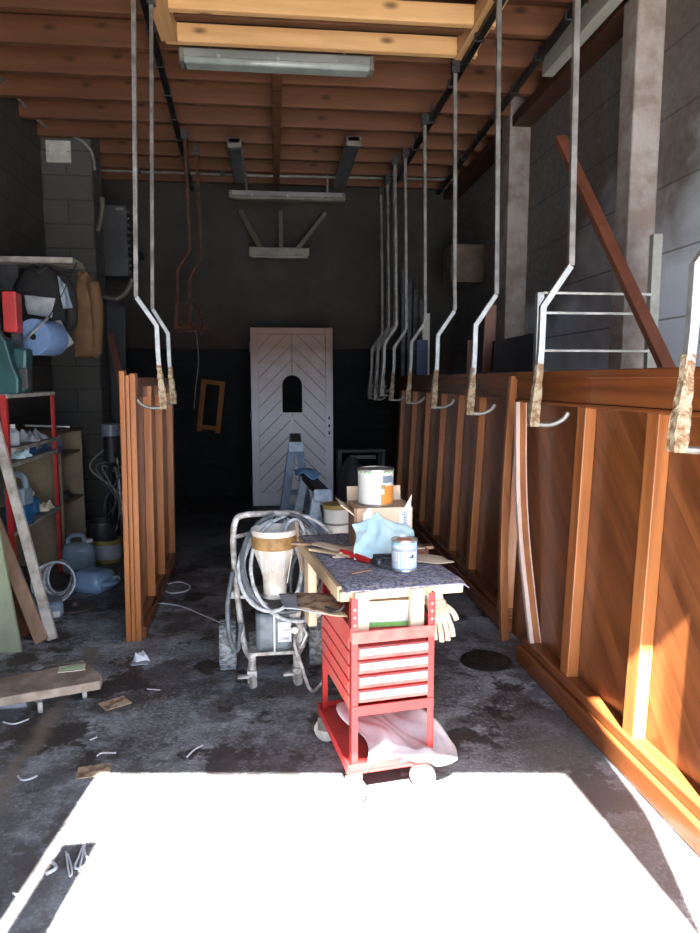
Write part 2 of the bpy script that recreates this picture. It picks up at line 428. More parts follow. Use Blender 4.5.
def thing(name, label, cat, loc=(0,0,0), rot=(0,0,0), group=None):
    o = bpy.data.objects.new(name, None); COL.objects.link(o)
    o.location = loc; o.rotation_euler = rot; o.empty_display_size = .1
    return tag(o, label, cat, group)
def struct(o): o['kind'] = 'structure'; return o
def copy_tree(root, loc, label=None, group=None, scale=None):
    r = root.copy(); COL.objects.link(r); r.location = loc
    if label: r['label'] = label
    if group: r['group'] = group
    def rec(src, dst):
        for ch in list(src.children):
            c = ch.copy(); COL.objects.link(c); c.parent = dst; rec(ch, c)
    rec(root, r)
    return r

def lettering(name, text, size, mat, parent, loc, rot):
    cu = bpy.data.curves.new(name, 'FONT'); cu.body = text; cu.size = size; cu.extrude = .0004; cu.align_x = 'CENTER'; cu.align_y = 'CENTER'
    tmp = bpy.data.objects.new('tmp', cu); COL.objects.link(tmp)
    me = bpy.data.meshes.new_from_object(tmp.evaluated_get(bpy.context.evaluated_depsgraph_get()))
    bpy.data.objects.remove(tmp); bpy.data.curves.remove(cu)
    me.name = name; me.materials.clear(); me.materials.append(mat)
    o = bpy.data.objects.new(name, me); COL.objects.link(o); o.parent = parent; o.location = loc; o.rotation_euler = rot
    return o

# ================================================================== THE ROOM
XL, XR, YB, Y0, ZC = -2.42, 2.49, 9.65, -.4, 4.3
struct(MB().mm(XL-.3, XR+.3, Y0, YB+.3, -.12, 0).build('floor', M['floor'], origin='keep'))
struct(MB().mm(-6, 6, -9, Y0, -.14, -.02).build('trim_1', M['outside'], origin='keep'))   # ground outside the gate
struct(MB().mm(XL-.25, XL, Y0, YB+.2, 0, ZC+.1).build('wall_left', M['block_y'], origin='keep'))
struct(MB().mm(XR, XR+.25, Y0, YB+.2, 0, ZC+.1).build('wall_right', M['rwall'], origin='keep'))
# back wall, with a dark shutter opening below
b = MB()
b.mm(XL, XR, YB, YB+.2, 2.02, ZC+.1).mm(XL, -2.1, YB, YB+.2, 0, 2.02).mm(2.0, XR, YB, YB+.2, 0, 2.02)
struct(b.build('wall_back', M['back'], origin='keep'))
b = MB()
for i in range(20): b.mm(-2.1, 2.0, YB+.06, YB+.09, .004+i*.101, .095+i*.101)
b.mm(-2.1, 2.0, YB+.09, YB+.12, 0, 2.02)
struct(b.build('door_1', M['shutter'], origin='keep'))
struct(MB().mm(XL-.25, XR+.25, Y0, YB+.2, 4.32, 4.42).build('ceiling', M['ceil'], origin='keep'))
y = 1.2
while y < YB:
    j = struct(MB().mm(XL, XR, y-.035, y+.035, 4.12, 4.32).build('ceiling_joist', M['joist'], bevel=.004))
    y += .52
struct(MB().mm(.01, .09, 5.75, YB, 4.06, 4.12).build('ceiling_batten', M['joist'], bevel=.003))
# unseen facade behind the viewer, its gate opening shaped to cut the sun patch
b = MB()
b.mm(XL-.25, -1.120, Y0-.05, Y0, 0, ZC+.1)                           # unseen leaf added to shade the left floor
b.mm(-1.092, -.962, Y0-.05, Y0, 0, 2.84)                               # unseen bar added to notch the sun patch
b.prism([(-1.15,3.32),(.80,3.11),(.80,ZC+.1),(-1.15,ZC+.1)], Y0-.05, Y0)
b.prism([(.95,0),(.955,0),(.955,2.25),(1.03,2.8),(1.02,3.2),(1.01,ZC+.1),(.79,ZC+.1),(.79,3.12),(.86,2.7),(.935,2.24)], Y0-.05, Y0)  # unseen wedge added to cast the dark strip beside the sun patch
b.mm(1.01, XR+.25, Y0-.05, Y0, 3.62, ZC+.1)
struct(b.build('unseen_wall_front', M['block_x'], origin='keep'))

# pilasters / posts
struct(MB().mm(XL, -1.90, 8.0, 8.4, 0, 4.26).build('block_pillar', M['block_x'], bevel=.006))
struct(MB().mm(2.30, XR, 4.50, 4.70, 0, 4.3).build('concrete_post', M['post'], bevel=.012))
struct(MB().mm(2.28, XR, 6.88, 7.12, 0, 4.3).build('concrete_post', M['post'], bevel=.012))
struct(MB().mm(2.30, XR, 1.0, YB, 4.02, 4.12).build('wall_plate_beam', M['ceil'], bevel=.005))
struct(MB().mm(2.13, 2.22, 3.0, 5.68, 3.98, 4.17).build('ceiling_edge_board', M['paleboard'], bevel=.004))

# fresh pine frame hung under the joists
t = thing('timber_frame', 'fresh pale pine frame fixed under the ceiling joists above the long lamp', 'timber frame', (.35, 5.1, 4.04))
struct(t)
MB().mm(-.76, 1.56, 5.52, 5.58, 4.04, 4.17).build('cross_beam', M['newwood'], t, .004, world=True)
MB().mm(-.76, 1.56, 5.06, 5.12, 4.04, 4.17).build('cross_beam', M['newwood'], t, .004, world=True)
MB().mm(-.79, -.67, 4.4, 5.53, 4.035, 4.16).build('side_beam', M['newwood_y'], t, .004, world=True)
MB().mm(1.40, 1.53, 4.4, 5.64, 4.03, 4.16).build('side_beam', M['newwood_y'], t, .004, world=True)

# ------------------------------------------------------------------ lamps
def strip_lamp(c, L, along, label, cover, body, w=.13, h=.09, drop=.0):
    t = thing('strip_lamp', label, 'ceiling lamp', c)
    def B(l0, l1, a, z0, z1):
        m = MB()
        if along == 'X': return m.mm(l0, l1, -a, a, z0, z1)
        return m.mm(-a, a, l0, l1, z0, z1)
    B(-L/2, L/2, w*.42, h*.45, h).build('housing', body, t, .006)
    B(-L/2+.03, L/2-.03, w*.5, 0, h*.5).build('diffuser', cover, t, .02, True)
    for s in (-1, 1):
        B(min(s*L/2, s*(L/2-.035)), max(s*L/2, s*(L/2-.035)), w*.5, .005, h).build('end_cap', M['lampend'], t, .01)
    for k in (-.3, 0, .3):
        B(L*k-.012, L*k+.012, w*.53, h*.35, h*.6).build('clip', M['steel_bright'], t)
    if drop:
        for k in (-.35, .35):
            m = MB(); p = (k*L,0) if along == 'X' else (0,k*L)
            m.mm(p[0]-.01, p[0]+.01, p[1]-.01, p[1]+.01, h, h+drop).build('hanger', M['steel'], t)
    return t
l1 = PY(180, 62, 5.75); l2 = PY(373, 70, 5.75)
strip_lamp(((l1.x+l2.x)/2, 5.75, 3.965), l2.x-l1.x, 'X', 'long pale strip lamp directly below the fresh pine frame', M['lampcover'], M['lampbody'], .15, .11, .05)
strip_lamp((-.385, 8.3, 3.97), 1.35, 'Y', 'small dusty strip lamp running lengthwise, left of the centre batten', M['lampdark'], M['lampdark'], .15, .10, .06)
strip_lamp((.83, 8.25, 3.97), 1.6, 'Y', 'dark strip lamp running lengthwise, right of the centre batten', M['lampdark'], M['lampdark'], .15, .10, .06)
strip_lamp((.18, 9.0, 3.79), 1.42, 'X', 'long dusty strip lamp across the back just under the conduit', M['lampend'], M['lampbody'], .14, .10, .24)
# low bracket lamp on three arms
t = thing('bracket_lamp', 'short strip lamp held on three slanting arms low on the back wall', 'wall lamp', (.06, 9.3, 3.17))
MB().mm(-.37,.40,-.06,.06,0,.11).build('housing', M['lampend'], t, .01)
MB().mm(-.35,.38,-.05,.05,-.02,.0).build('diffuser', M['lampbody'], t, .004)
for x0, x1 in ((-.48,-.22), (.04,.04), (.62,.25)):
    MB().bar((x0,.28,.62), (x1,0,.11), .05, .05).build('arm', M['lampend'], t)
# conduit pipe across
t = thing('conduit_pipe', 'thin grey conduit crossing the shop under the back joists', 'pipe', (0, 9.0, 4.09))
MB().tube([(XL+.02,9.0,4.085),(0,9.0,4.08),(XR-.02,9.0,4.105)], .014).build('pipe_run', M['steel_bright'], t, smooth=True, world=True)
for x in (-1.6,-.6,.05,.8,1.6): MB().mm(x-.03,x+.03,8.97,9.03,4.07,4.12).build('bracket', M['darksteel'], t, world=True)
o = MB().tube(smooth_pts([(XL+.03,5.8,4.24),(XL+.06,7.0,4.22),(XL+.10,7.93,4.2),(-2.1,7.95,4.15),(-1.90,7.95,4.0),(-1.86,7.96,3.8)],8), .016, 6).build('power_cable', M['cable'], smooth=True)
tag(o, 'dark cable running along the top of the left block wall', 'cable')
# white plate on pillar
t = thing('wall_plate', 'square white cover plate high on the grey block pillar', 'cover plate', (-2.23, 7.985, 3.87))
MB().mm(-.125,.125,-.015,.012,0,.22).build('plate', M['whitepaint'], t, .004)
for x in (-.1,.1): MB().lathe([(.008,0),(.008,.005)], (x,-.015,.11), 8, (PI/2,0,0)).build('screw', M['steel'], t)

# ------------------------------------------------------------------ overhead tracks
def track(name, pts, z, label, r=.022):
    a, b = pts
    t = thing(name, label, 'overhead rail', (a[0], a[1], z))
    MB().bar((a[0],a[1],z), (b[0],b[1],z), .05, .045).build('rail', M['blackmetal'], t, .006, world=True)
    n = 10
    for k in range(n):
        f = (k+.5)/n; x = a[0]+(b[0]-a[0])*f; yy = a[1]+(b[1]-a[1])*f
        m = MB().mm(x-.035,x+.035,yy-.012,yy+.012,z-.03,z+.035).mm(x-.01,x+.01,yy-.01,yy+.01,z+.03,4.14)
        m.build('rail_bracket', M['darksteel'], t, world=True)
    return t
track('overhead_rail', ((-.755,3.9),(-1.02,9.5)), 4.02, 'black overhead rail carrying the left hanging hooks')
track('overhead_rail', ((1.44,1.6),(1.50,9.5)), 4.00, 'black overhead rail carrying the row of right hanging hooks')
track('overhead_rail', ((1.98,3.4),(2.18,9.5)), 4.06, 'black overhead rail along the right wall, outermost of the three')

# ------------------------------------------------------------------ hanging hooks
def make_hook(loc, sgn, label, group=None, tx=.135, kx=.165, top=2.6, mats=('steel','steel_bright','crust'), armx=.165, arm_y=-.04, w=.014):
    """origin at the hook's elbow (bottom). sgn=+1: rod stands to +x of the hook"""
    t = thing('hanging_hook', label, 'hanging hook', loc, group=group)
    s = sgn
    k0 = (s*.03, 0, .585); k1 = (s*kx, 0, .785)
    MB().tube([k1, (s*tx,0,top)], w, square=True).build('rod', M[mats[0]], t)
    MB().tube([k0, (s*(kx-.002),0,.782)], w*1.02, square=True).build('offset_bar', M[mats[1]], t)
    MB().tube([(s*.030,0,.592),(s*.028,0,.40),(s*.021,0,.26)], w*1.05, square=True).build('shank', M[mats[1]], t)
    pts = [(s*.023,0,.31),(s*.018,0,.22),(s*.010,0,.14),(s*.003,0,.06),(0,0,0)]
    m = MB().tube(pts, w, square=True, rad=[w*1.1,w*1.25,w*1.5,w*1.75,w*1.45])
    bmesh.ops.subdivide_edges(m.bm, edges=m.bm.edges[:], cuts=3)
    for v in m.bm.verts:
        v.co += Vector((random.uniform(-1,1),random.uniform(-1,1),0))*.0035
    m.build('crusted_shank', M[mats[2]], t)
    arm = smooth_pts([(0,0,.012),(s*armx*.5,arm_y*.4,.008),(s*armx*.85,arm_y*.8,.035),(s*armx,arm_y,.07)],4)
    MB().tube(arm, w*.95, 8).build('hook_arm', M['steel' if mats[2]=='crust' else mats[2]], t, smooth=True)
    MB().mm(s*tx-.03,s*tx+.03,-.03,.03,top-.04,top+.02).lathe([(.03,-.012),(.03,.012)],(s*tx,-.03,top+.03),12,(PI/2,0,0)).build('roller', M['darksteel'], t)
    return t
names = ['paint-crusted hook nearest the viewer, cut off by the right edge of the picture',
         'tall paint-crusted hook hanging in front of the white wire rack',
         'paint-crusted hook hanging where the two varnished panels meet',
         'crusted hook beside the slim cream strip, fourth from the right edge',
         'crusted hook hanging in front of the dark blue strip beyond the fourth hook',
         'dull hook hanging just right of the packed far cluster of hooks']
for (px, py), nm in zip([(676.6,451),(533,426),(469,416),(433,409),(407.5,403),(391,402)], names):
    p = PX(px, py, 1.28)
    p.z = 1.37
    far = p.y > 6
    make_hook(p, 1, nm, top=2.62, mats=('steel','steel_bright','crust') if not far else ('steel','steel','crust'), armx=.16, arm_y=-.05)
base = None
for k in range(8):
    x = 1.20+.02*(k%3); yy = 7.9+k*.17
    lab = 'dull grey hook packed in the far right cluster of empty hooks'
    if base is None:
        base = make_hook((x,yy,1.42), 1, lab, 'clustered hooks at the far right', top=2.55, mats=('steel','steel','steel'), armx=.14)
    else: copy_tree(base, (x,yy,1.36+.05*(k%3)))
# left hooks
p = PY(164,409,4.12); o = make_hook(p, -1, 'bright crusted hook hanging on the left, in front of the left varnished panel', top=(3.98-p.z)/.80, armx=.18, arm_y=-.02, tx=.10, kx=.165); o.scale = (.80,.80,.80)
p = PY(174,404,4.85); o = make_hook(p, -1, 'duller hook hanging just behind the bright left hook', top=(3.98-p.z)/.80, armx=.08, arm_y=-.05, tx=.08, kx=.150); o.scale = (.80,.80,.80)
for i, (px, yy) in enumerate(((176,7.4),(188,7.9))):
    p = PY(px, 318, yy)
    t = make_hook((p.x, yy, 2.12+.0*i), 1, ['rust-brown hook high on the left near the back, the left one of the pair', 'rust-brown hook high on the left near the back, the right one of the pair'][i], top=1.88, mats=('rust','rust','rust'), armx=.2)
    for k in range(7):
        a = random.uniform(0,6.28)
        MB().tube([(random.uniform(-.02,.2),random.uniform(-.08,.08),random.uniform(.0,.35)) , (random.uniform(0,.3),random.uniform(-.1,.1),random.uniform(-.05,.2))], .009, 6).build('prong', M['rust'], t)
MB_t = thing('wire_coil', 'thin rusty wire bundle dangling from the pair of brown hooks', 'wire', (-.85,7.6,1.2))
MB().tube(smooth_pts([(-.82,7.6,2.12),(-.80,7.6,1.8),(-.84,7.6,1.5),(-.86,7.6,1.3)],5), .005, 5).build('wire', M['steel'], MB_t, world=True)
# two hung orange frames near back-left
t = thing('wooden_frame', 'small orange-stained wooden frame hanging in the dark at the back left', 'frame', (-.80, 8.5, .98), (0,.12,0))
for x in (-.11,.11): MB().mm(x-.028,x+.028,-.02,.02,0,.62).build('stile', M['orangewood'], t)
for z in (.03,.57): MB().mm(-.10,.10,-.018,.018,z,z+.05).build('rail', M['orangewood'], t)
t['label'] = 'small orange-stained wooden frame standing in the dark at the back left'

# ------------------------------------------------------------------ large varnished panels
def panel(name, label, origin, rot, L, Ht, battens, side=-1, bw=.075, rail_x=.07, ext=0.0):
    """local y from 0 (far end) to -L (near end); face towards side*x"""
    t = thing(name, label, 'wooden panel', origin, rot)
    s = side
    MB().mm(*sorted((-s*.045, -s*.075)), -L, ext, .05, Ht-.02).build('board_field', M['field'], t)
    MB().mm(*sorted((s*rail_x, -s*.075)), -L, 0, 0, .10).mm(*sorted((s*rail_x*.55, -s*.06)), -L, -.01, .10, .15).build('bottom_rail', M['varn_y'], t, .008)
    MB().mm(*sorted((s*.012, -s*.085)), -L, ext, Ht-.145, Ht).mm(*sorted((s*.025, -s*.1)), -L, ext, Ht-.03, Ht+.012).mm(*sorted((s*.018, -s*.06)), -L, ext, Ht-.165, Ht-.145).build('top_rail', M['varn_y'], t, .006)
    for y in battens:
        MB().mm(*sorted((s*.012, -s*.045)), y-bw/2, y+bw/2, .14, Ht-.15).build('batten', M['varn_z'], t, .004)
    return t
# near right panel
pn = panel('garage_panel', 'large varnished panel at the right edge with sunlit battens and diagonal boards', (1.40,3.72,0), (0,.030,.030), 2.8, 1.635,
      [-.52, -1.125, -1.73], bw=.085, rail_x=.05, ext=.33)
# curved moulding standing against its far end
edge = smooth_pts([PY(531,651,3.60),PY(525,600,3.68),PY(519,540,3.77),PY(516,480,3.86),PY(516,402,3.93)],5)
t = thing('curved_moulding', 'curved oak moulding leaning at the joint of the two right panels', 'moulding', edge[0])
def ribbon(x0, x1, y0, y1):
    b = MB()
    rings = [[b.bm.verts.new((p.x+dx, p.y+dy, p.z)) for dx, dy in ((x0,y0),(x1,y0),(x1,y1),(x0,y1))] for p in edge]
    for A, B in zip(rings, rings[1:]):
        for k in range(4): b.bm.faces.new((A[k],A[(k+1)%4],B[(k+1)%4],B[k]))
    b.bm.faces.new(rings[0][::-1]); b.bm.faces.new(rings[-1]); return b
ribbon(.018,.062,.0,.03).build('moulding_board', M['varn_z'], t, world=True)
ribbon(.0,.022,-.006,.03).build('glare_edge', M['varn_glare'], t, world=True)
ribbon(.058,.064,-.003,.0).build('glare_bead', M['varn_glare'], t, world=True)
# far right panel
pf = panel('garage_panel', 'long varnished panel on the right beyond the near one, battens in shadow', (1.47,8.9,0), (0,.045,0), 4.72, 1.64,
      [-.45,-1.15,-1.85,-2.50,-3.12,-3.72], bw=.095, rail_x=.06)
for y, w in ((-4.67,.06),(-4.60,.035)):
    MB().mm(-.05,.05,y-w/2,y+w/2,.0,1.48).build('end_stile', M['varn_z'], pf, .005)
# loose bowed stiles standing in the joint
for i, (y, x, lab) in enumerate(((4.06,1.415,'bowed varnished frame post standing in the joint between the two right panels'),)):
    pts = smooth_pts([(x-.02,y,0),(x-.03,y+.03,.5),(x+.0,y+.1,1.1),(x+.05,y+.16,1.62)],6)
    o = MB().tube(pts, .024, square=True).build('bowed_post', M['varn_z'], bevel=.004); tag(o, lab, 'wooden post')

# left panel
pl = thing('garage_panel', 'varnished panel standing on the left, seen edge on with three battens', 'wooden panel', (-.885,4.32,0), (0,.012,.030))
MB().mm(-.020,.0,.02,1.9,.05,1.58).build('board_field', M['field'], pl)
MB().mm(-.03,.065,.0,1.9,.0,.07).mm(-.02,.045,.0,1.9,.07,.11).build('bottom_rail', M['varn_y'], pl, .006)
MB().mm(-.03,.03,.0,1.9,1.49,1.62).build('top_rail', M['varn_y'], pl, .006)
for x0, x1, z1 in ((-.048,-.016,1.655),(-.014,.010,1.63),(.012,.046,1.64)):
    MB().mm(x0,x1,-.06,.03,-.0,z1).build('end_stile', M['varn_z'], pl, .006)
for y in (.55,1.10,1.78):
    MB().mm(.0,.055,y-.035,y+.035,.11,1.56).build('batten', M['varn_z'], pl, .004)

# ------------------------------------------------------------------ things behind the right panels
# leaning brown beam
a = Vector((1.84,4.55,3.14)); c = Vector((2.36,2.50,0.02))
o = MB().bar(a, c, .07, .05, up=(0,1,0)).build('leaning_beam', M['darkwood_z'], bevel=.004)
o.data.materials[0] = wood('brown_beam_stain', (.20,.065,.035), (.12,.038,.02), 'Z', .45, 10)
tag(o, 'long brown beam leaning diagonally in front of the right wall post', 'beam')
# white wire rack
t = thing('wire_rack', 'pale rack of thin horizontal rods behind the near right panel', 'rack', (1.90,4.15,0))
P1 = PY(541,292,4.15); P2 = PY(650,292,4.15)
MB().mm(P1.x-.03,P1.x+.012,4.12,4.17,0,2.12).build('upright', M['steel_bright'], t, .004, world=True)
MB().mm(P2.x-.005,P2.x+.055,4.13,4.18,0,2.475).build('upright', M['paleboard'], t, .004, world=True)
for z in (2.116,1.999,1.776,1.4,1.0):
    MB().tube([(P1.x,4.12,z),(P2.x,4.13,z)], .008, 8).build('rod', M['whitepaint'], t, smooth=True, world=True)
# black boards
def board(name, pix, Y, mat, label, cat, thick=.03, zb=None):
    P = [PY(x, y, Y) for x, y in pix]
    if zb is not None: P[-1].z = zb; P[-2].z = zb
    o = MB().prism([(p.x,p.z) for p in P], Y, Y+thick, 'Y').build(name, mat, bevel=.003); return tag(o, label, cat)
board('screen', [(494,341),(534,333),(533,380),(490,380)], 5.3, M['darkboard'], 'flat black board standing behind the joint of the right panels', 'board', .03, 0)
board('plank', [(486,303),(497,305),(490,380),(475,380)], 5.6, M['darkwood_z'], 'reddish plank standing tilted beside the black board on the right', 'plank', .03, 0)
board('plank', [(468,340),(476,340),(473,382),(464,382)], 6.0, M['darkwood_z'], 'dark brown plank behind the second right hook, left of the tilted one', 'plank', .03, 0)
board('window_light_strip', [(423,315),(430,313),(430,337),(422,338)], 8.6, M['creamstrip'], 'cream strip standing in for a window-lit sliver beside the far right hooks', 'board', .02, 0)  # pale strip painted in place of a sliver of window light
board('blue_strip', [(417,340),(428,340),(428,380),(418,380)], 8.2, M['bluestrip'], 'dark blue board standing upright below the window-light strip', 'board', .02, 0)
t = thing('wall_box', 'dusty brown box fixed high on the right wall near the back', 'box', (2.28,8.5,2.75))
MB().mm(-.20,.20,-.2,.2,0,.44).build('case', M['boxbrown'], t, .01)
MB().mm(-.18,.18,-.215,-.2,.02,.42).build('lid', M['boxbrown'], t, .006)
# tall dark stack of metal sheets at far right
for k in range(4):
    x = 1.62+.09*k
    o = MB().mm(x, x+.05, 9.0+.06*k, 9.04+.06*k, 0, 3.0-.12*k).build('metal_strip', M['darksteel'])
    tag(o, 'tall dark metal strip standing upright in the far right corner', 'metal strip', 'dark metal strips in the far right corner')

# ------------------------------------------------------------------ back door leaning
t = thing('arched_door', 'tall primed chevron-boarded double door with small arched window at the back', 'door', (.215, 8.93, 0))
W = 1.03; HD = 2.25
b = MB()   # board leaf with arched hole, as a ring of pieces
wx0, wx1, wz0, wz1 = -.125, .125, 1.19, 1.66
r = .125; cz = wz1-r
outer = .42; zb_, zt_ = .17, 2.17
b.mm(-outer, wx0, .0, .04, zb_, zt_).mm(wx1, outer, .0, .04, zb_, zt_).mm(wx0, wx1, .0, .04, zb_, wz0)
seg = 14
arc = [(r*math.cos(PI-PI*k/seg), cz+r*math.sin(PI-PI*k/seg)) for k in range(seg+1)]
for k in range(seg):
    (xa,za),(xb,zb2) = arc[k], arc[k+1]
    b.prism([(xa,za),(xb,zb2),(xb,zt_),(xa,zt_)], .0, .04, 'Y')
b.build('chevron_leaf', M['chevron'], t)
b = MB()
b.mm(-.515,-.42,-.03,.05,0,HD).mm(.42,.515,-.03,.05,0,HD).mm(-.42,.42,-.03,.05,2.17,HD).mm(-.42,.42,-.03,.05,.0,.17)
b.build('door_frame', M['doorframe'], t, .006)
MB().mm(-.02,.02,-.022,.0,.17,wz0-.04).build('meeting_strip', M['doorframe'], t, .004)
b = MB()
fr = [(wx0-.02,wz0-.02)]+[( (r+.02)*math.cos(PI-PI*k/seg), cz+(r+.02)*math.sin(PI-PI*k/seg)) for k in range(seg+1)]+[(wx1+.02,wz0-.02)]
inn = [(wx0,wz0)]+arc+[(wx1,wz0)]
n = len(fr)
for k in range(n):
    j = (k+1)%n
    b.prism([fr[k],fr[j],inn[j],inn[k]], -.02, .01, 'Y')
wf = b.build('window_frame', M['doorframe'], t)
MB().prism([(q[0],q[1]) for q in inn], .02, .03, 'Y').build('pane', M['glass'], wf)
for z in (1.12,1.02,.93): MB().mm(.455,.475,-.036,-.03,z-.02,z+.02).build('keyhole', M['black'], t)
for z in (.25,1.1,1.95): MB().lathe([(.014,0),(.014,.12)],(-.52,-.02,z),10).build('hinge', M['darksteel'], t)

# ------------------------------------------------------------------ back-left clutter
t = thing('electric_cabinet', 'dark grey metal cabinet mounted high behind the block pillar', 'cabinet', (-1.85, 8.75, 2.80))
MB().mm(-.22,.17,-.15,.15,0,.80).build('case', M['greypanel'], t, .008)
for k in range(10): MB().mm(.17,.20,-.13,.13,.03+k*.076,.065+k*.076).build('fin', M['darksteel'], t)
MB().mm(.05,.14,-.155,-.15,.74,.77).build('plate', M['steel'], t)
MB().mm(-.2,-.16,-.03,.03,-.0,-.02).mm(-.22,.17,.15,.90,.36,.42).build('wall_bracket', M['darksteel'], t)
o = MB().tube(smooth_pts([(-1.84,8.12,3.56),(-1.84,8.12,3.42),(-1.87,8.12,3.30),(-1.90,8.1,3.2)],6), .03, 10).build('pipe_elbow', M['pvc'], smooth=True)
tag(o, 'short aged pipe elbow on the side of the block pillar', 'pipe')
o = MB().tube(smooth_pts([(-1.88,8.2,2.52),(-1.75,8.2,2.50),(-1.63,8.2,2.58),(-1.56,8.2,2.72)],6), .03, 10).build('pipe_bend', M['pvc'], smooth=True)
tag(o, 'pale curved pipe sticking out below the dark grey cabinet', 'pipe')
board('panel_board', [(92,288),(125,308),(125,440),(92,440)], 8.8, M['greypanel'], 'grey board leaning in the corner behind the block pillar', 'board', .03, 0)
o = MB().bar((-1.78,8.0,2.10),(-1.36,7.7,.03), .07, .03, up=(0,1,0)).build('leaning_plank', M['darkwood_z']); tag(o, 'dark plank leaning right of the block pillar', 'plank')

# pump with hoses
t = thing('paint_pump', 'dark paint pump with grey lid and hanging hoses between bookcase and left panel', 'pump', (-1.57,6.9,.02))
MB().lathe([(.085,1.05),(.085,1.16),(.07,1.17)], seg=20).build('lid', M['plasticgrey'], t, smooth=True)
MB().lathe([(.05,.78),(.07,.80),(.075,1.0),(.06,1.05)], seg=16).build('pump_body', M['darksteel'], t, smooth=True)
for k in range(3):
    a = k*2.1
    MB().tube([(0.05*math.cos(a),.05*math.sin(a),.82),(.16*math.cos(a),.16*math.sin(a),.0)], .012, 8).build('leg', M['darksteel'], t)
for k in range(6):
    x = random.uniform(-.15,.12)
    x2 = random.uniform(-.12,.12); x3 = random.uniform(-.15,.15)
    MB().tube(smooth_pts([(x*.4,-.05,random.uniform(.7,1.0)),(x*1.2,-.12,.75),(x2,-.1,.45),(x3*.5,-.08,random.uniform(.0,.3))],6), .008, 6).build('hose', M['hosedark'] if k%2 else M['cable'], t, smooth=True)
MB().tube(smooth_pts([(.07,-.1,.85),(.09,-.12,.5),(.12,-.12,.26),(.16,-.12,.30)],6), .009, 6).build('hose', M['hose'], t, smooth=True)
def bucket(name, c, r, h, mat, label, cat, band=None, handle=True, rim=None):
    t = thing(name, label, cat, c)
    MB().lathe([(r*.88,0),(r*.93,.01),(r,h),(r*.94,h),(r*.86,.02)], caps=True, seg=24).build('body', mat, t, smooth=True)
    MB().lathe([(r*1.0,h-.02),(r*1.05,h-.018),(r*1.05,h+.004),(r*.95,h+.004),(r*.95,h-.02)], caps=False, seg=24).build('rim', rim or mat, t, smooth=True)
    if band: MB().lathe([(r*.965,h*.18),(r*1.015,h*.82)], caps=False, seg=24).build('label_band', band, t, smooth=True)
    if handle: MB().tube([(r*1.05*math.cos(a),-r*.3,h-.03-r*.9*math.sin(a)) for a in [PI*k/12 for k in range(13)]], .003, 6).build('handle', M['steel'], t)
    return t
bucket('bucket', (-1.54,6.30,.20), .13, .16, M['darksteel'], 'dark bucket standing on the printed paint tin', 'bucket')
bucket('paint_tin', (-1.50,6.28,0), .125, .20, M['brassy'], 'printed paint tin with ochre lid on the floor under the dark bucket', 'paint tin', band=M['paper'], handle=False)

# jugs on floor
def jug(c, rz, w, d, h, label, mat, lying=False):
    t = thing('plastic_jug', label, 'jug', c, (0 if not lying else PI/2, 0, rz))
    b = MB()
    pr = [(1.0,0),(1.0,.04*h),(1.02,.1*h),(1.02,.62*h),(.85,.74*h),(.6,.8*h)]
    b.box((0,0,h*.40),(w,d,h*.80))
    b.build('body', mat, t, w*.24, True)
    MB().tube(smooth_pts([(-w*.30,0,h*.76),(-w*.30,0,h*.90),(-w*.12,0,h*.98),(w*.14,0,h*.95),(w*.18,0,h*.78)],5), w*.075, 8).build('handle', mat, t, smooth=True)
    MB().lathe([(w*.13,0),(w*.13,h*.08)],(w*.32,0,h*.80),12).build('cap', M['whitepaint'], t, smooth=True)
    for k in range(3):
        MB().box((0,-d*.5-.001,h*(.18+.16*k)),(w*.86,.008,h*.04)).build('rib', mat, t, .003)
    return t
jug((-1.63,5.86,0), .1, .26,.16,.34, 'greyish jug standing behind the pale blue jug on the floor', M['plasticgrey'])
jug((-1.52,5.42,.085), 1.15, .24,.17,.34, 'pale blue jug lying on its side on the floor', M['plasticblue'], True)
# disc
o = MB().lathe([(.15,0),(.155,.008),(.15,.016),(.03,.02),(.03,.05),(.01,.05)], (-1.43,4.98,.0), 28, sx=1, sy=1).build('brown_disc', M['brownplate'], smooth=True)
tag(o, 'flat oily brown disc lying on the floor beside the grey tool case', 'disc')
t = thing('tool_case', 'grey plastic case lying on the floor at the foot of the red shelf', 'case', (-1.62,4.82,0), (0,0,.35))
MB().box((0,0,.055),(.30,.22,.11)).build('body', M['plasticgrey'], t, .03, True)
MB().box((.10,-.09,.03),(.05,.06,.045)).build('latch', M['whitepaint'], t, .008)
# hose coil
t = thing('hose_coil', 'loose coil of thin grey hoses on the floor under the red shelf', 'hose', (-1.62,5.30,0))
for k in range(9):
    r_ = .10+.010*k; ph = random.uniform(0,6)
    pts = [(r_*math.cos(a+ph)*.85, -.02*k+r_*math.sin(a+ph)*.35, .14+.13*math.sin(a+ph)*(.9+.02*k)) for a in [2*PI*j/20 for j in range(20)]]
    MB().tube(pts, .007, 6, closed=True).build('loop', M['dirtred'] if k == 4 else (M['cable'] if k%2 else M['hose']), t, smooth=True)

# ------------------------------------------------------------------ red shelf unit on left
t = thing('red_shelf', 'red slotted-post shelf unit against the left wall with grey boards', 'shelf unit', (-2.07,5.42,0))
xf, xb, ya, yb = -1.785, -2.36, 4.90, 5.95
for (x, yy) in ((xf,ya),(xf,yb),(xb,ya),(xb,yb)):
    sx = 1 if x > -2 else -1; sy = -1 if yy < 5 else 1
    b = MB().mm(x-.004, x, min(yy,yy-sy*.035), max(yy,yy-sy*.035), 0, 1.50)
    b.mm(min(x,x-sx*.038), max(x,x-sx*.038), yy-.004, yy, 0, 1.50)
    b.build('post', M['red'], t, world=True)
for z, mt in ((.55,'shelfgrey'),(1.02,'shelfgrey'),(1.12,'shelfgrey'),(1.49,'whitepaint')):
    MB().mm(xb+.01, xf+.006, ya+.005 if z!=1.12 else ya+.1, yb-.005, z-.012, z+.016).build('shelf_board', M[mt], t, .003, world=True)
